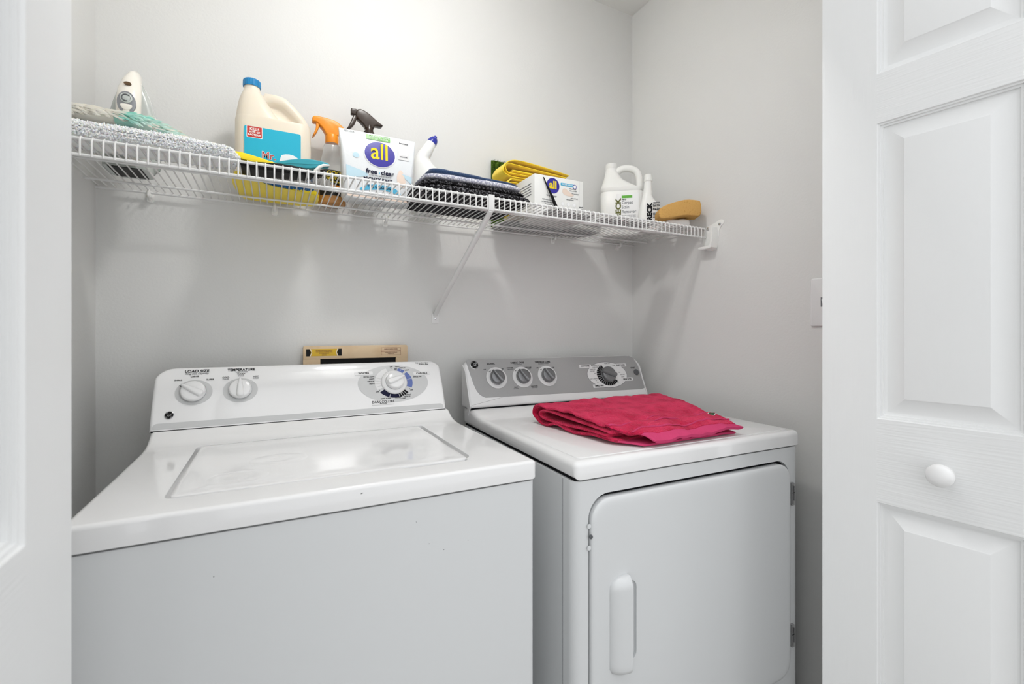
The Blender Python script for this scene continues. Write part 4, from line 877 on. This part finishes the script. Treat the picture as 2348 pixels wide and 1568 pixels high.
for k, s_ in enumerate(('Carpet', 'Stain', 'Remover')): b.text(s_, .0165, FK @ Matrix.Translation((-.002, .1170-k*.0170, .0006)), 3, align='LEFT', sx=.85, bold=.0001)
for k in range(6): b.text('removes spots and stains', .0050, FK @ Matrix.Translation((-.002, .0700-k*.0058, .0005)), 3, align='LEFT')
b.build('label', [OLIVE, GREENP, INK, INKM, WHI], K, ang=60)
# trigger-less spray bottle
SB = thing('prewash_bottle', 'slim white bottle with black vertical lettering beside the sponge', 'bottle', (1.213, 1.266, DZ), math.radians(-38))
b = MB()
bottle(b, [(0, -.040, .040, -.022, .022, .018), (.005, -.045, .045, -.026, .026, .020), (.030, -.046, .046, -.0265, .0265, .021), (.060, -.0435, .0420, -.0255, .0255, .021), (.085, -.0390, .0330, -.024, .024, .021), (.105, -.0340, .0200, -.022, .022, .019), (.118, -.0300, .0105, -.018, .018, .016), (.130, -.0270, .0065, -.0160, .0160, .0155), (.160, -.0225, .0055, -.0140, .0140, .0138), (.182, -.0205, .0055, -.0130, .0130, .0129)])
b.build('bottle_body', WPL, SB, ang=60)
b = MB(); b.lathe([(.0142, .180), (.0148, .182), (.0146, .190), (.0140, .192), (.0144, .194), (.0142, .203), (.0130, .2045), (.0005, .2045)], 32, 0, Matrix.Translation((-.0075, 0, 0))); b.build('cap', WPL, SB)
FSB = frame((0, -.0262, 0), (1, 0, 0), (0, 0, 1)); b = MB()
b.text('RECK', .0225, FSB @ Matrix.Translation((-.0045, .0640, .0006)) @ Matrix.Rotation(PI/2, 4, 'Z'), 0, bold=.0012, sx=1.12, th=.0012)
b.prism(rrect(.007, .0950, .030, .0985, .0005), -.002, .0005, 0, 1, 1, FSB)
for k, s_ in enumerate(('Soil Nix', 'Pre-Spray')): b.text(s_, .0105, FSB @ Matrix.Translation((.006, .0860-k*.0125, .0006)), 0, align='LEFT', sx=.72, bold=.0001, th=.0012)
for k in range(4): b.text('spots and stains', .0040, FSB @ Matrix.Translation((.006, .0600-k*.0050, .0006)), 1, align='LEFT', th=.0012)
b.build('label', [INK, INKM], SB, ang=60)
# sponge on a white pad
sp_ = thing('white_scrub_pad', 'small white scrub pad under the tan sponge at the end of the shelf', 'scrub pad', (1.2605, 1.1855, DZ), math.radians(-30))
b = MB(); b.pad(-.045, -.024, 0, .040, .024, .030, 20, 20, .003, 4, 0, I4, 3.5); b.build('pad', SPWH, sp_, ang=60)
sg = thing('tan_sponge', 'tan orange sponge lying on a white pad at the right end of the shelf', 'sponge', (1.2355, 1.1755, DZ+.026), math.radians(-30))
b = MB(); out_ = smooth2([(-.0583, -.006), (-.060, .026), (-.0351, .041), (.0035, .053), (.0343, .0590), (.0676, .056), (.0820, .051), (.0842, .003), (.0600, .001), (.0343, .006), (-.0068, -.0015), (-.030, -.006)], 1)
b.prism([(x, z+.003) for x, z in out_], -.030, .030, .004, 3, 0, frame((0, 0, 0), (1, 0, 0), (0, 0, 1)), rb=.004); b.build('sponge_body', SPONGE, sg, ang=50)
# crumpled film lying on the wires at the right half
gf = thing('grey_plastic_film', 'crumpled grey plastic film lying flat on the wire shelf under the carton', 'plastic film', (.85, 1.36, DZ))
def film(x0, x1, y0, y1, seed, hz=.006, nx=40, ny=18):
    b = MB(); vs = []
    for i in range(nx+1):
        for j in range(ny+1):
            x = x0+(x1-x0)*i/nx+.010*noise.noise(Vector((i*.3, j*.5, seed))); y = y0+(y1-y0)*j/ny+.012*noise.noise(Vector((i*.25, j*.4, seed+9)))
            z = DZ+.0006+abs(noise.noise(Vector((x*30, y*30, seed))))*hz; vs.append((x, y, z))
    up = len(vs); vs += [(x, y, z+.0006) for x, y, z in vs]; fs = []
    for i in range(nx):
        for j in range(ny):
            a = i*(ny+1)+j; q = [a, a+ny+1, a+ny+2, a+1]; fs.append(q[::-1]); fs.append([k+up for k in q])
    for i in range(nx):
        for j, s_ in ((0, 1), (ny, -1)):
            a = i*(ny+1)+j; c_ = a+ny+1; fs.append([a, c_, c_+up, a+up])
    for j in range(ny):
        for i in (0, nx):
            a = i*(ny+1)+j; fs.append([a, a+1, a+1+up, a+up])
    b.add(vs, fs); return b
film(.668, .720, 1.345, 1.40, 3).build('film_sheet', GFILM, gf, world=True, ang=70) if False else None
film(.735, .905, 1.180, 1.247, 7, .004).build('film_sheet', GFILM, gf, world=True, ang=70)
gl = thing('white_rag', 'small crumpled off-white rag on the wires beside the black towels', 'rag', (.70, 1.34, DZ))
film(.672, .722, 1.270, 1.365, 12, .02, 20, 20).build('rag_cloth', mat('offwhite_rag', 'd8d4cb', .9, vary=(60, '9a927f', .55, .7)), gl, world=True, ang=70)
cg = thing('grey_plastic_film', 'crumpled grey plastic film on the wires between stone and slim bottle', 'plastic film', (1.07, 1.25, DZ))
film(.94, 1.155, 1.18, 1.262, 21, .005).build('film_sheet', GFILM, cg, world=True, ang=70)

# ------------------------------------------------------------ pink towel on the dryer
TW = thing('pink_towel', 'folded pink towel with lighter hems lying on top of the dryer', 'towel', (.85, .97, DH+.002))
zt = DH+.0022
def xl(p): 
    y = p.y; 
    return .655+(1.13-y)*.085 if y > .84 else .680+(.84-y)*.95
def xr(p):
    y = p.y; return 1.030+max(0, (y-.86))*.33 if y > .86 else 1.030+(.86-y)*.14
def layer(b, path, wob, seed, mi=0, th_=.0095, nx=60): b.sheet(smooth2(path, 2, False), th_, 0, 1, nx, mi, I4, wob, seed, xl, xr)
b = MB()
layer(b, [(.826, zt+.0085), (.95, zt+.008), (1.08, zt+.0065), (1.115, zt+.0075), (1.138, zt+.016), (1.146, zt+.030), (1.138, zt+.046), (1.115, zt+.056), (1.06, zt+.057), (.98, zt+.053), (.93, zt+.051), (.885, zt+.043), (.868, zt+.037), (.858, zt+.041), (.835, zt+.039), (.800, zt+.030), (.788, zt+.0262)], .010, 1)
layer(b, [(.850, zt+.0195), (.98, zt+.019), (1.085, zt+.018), (1.112, zt+.024), (1.114, zt+.034), (1.09, zt+.043), (1.00, zt+.040), (.90, zt+.033), (.84, zt+.028)], .003, 3, 0, .009)
tb = b.build('towel_folds', PINK, TW, world=True, ang=60)
b = MB(); layer(b, [(.789, zt+.0265), (.782, zt+.0240), (.774, zt+.0215), (.767, zt+.0195)], .010, 1, 0, .0070); b.build('hem', PINKH, TW, world=True, ang=60, label='lighter pink woven hem')
b = MB(); layer(b, [(.826, zt+.008), (.812, zt+.0070), (.798, zt+.006), (.786, zt+.0042)], .002, 1, 0, .0050); b.build('hem', PINKH, TW, world=True, ang=60, label='lighter pink woven hem')
b = MB()
for yy, zz in ((.874, .0425), (.842, .0445), (.803, .0360)):
    b.sheet([(yy-.002, zt+zz+.000), (yy+.002, zt+zz+.0006)], .0020, 0, 1, 60, 0, I4, .010, 1, xl, xr)
b.build('stitched_seam', PINKH, TW, world=True, ang=60)
b = MB(); FL = frame((1.010, .832, zt+.0447), (1, .12, 0), (-.1, 1, .33))
for i, o_ in ((0, .0016), (1, 0)):
    b.prism(inset(ccw(smooth2([(-.014, .001), (-.010, .006), (-.003, .0075), (.003, .005), (.009, .0045), (.014, .001), (.008, -.001), (.002, -.005), (-.004, -.0055), (-.010, -.003)], 1)), -o_), 0, .0006+(.0006 if i else 0), 0, 1, i, FL)
b.build('embroidered_patch', [WHI, GREEN], TW, world=True)
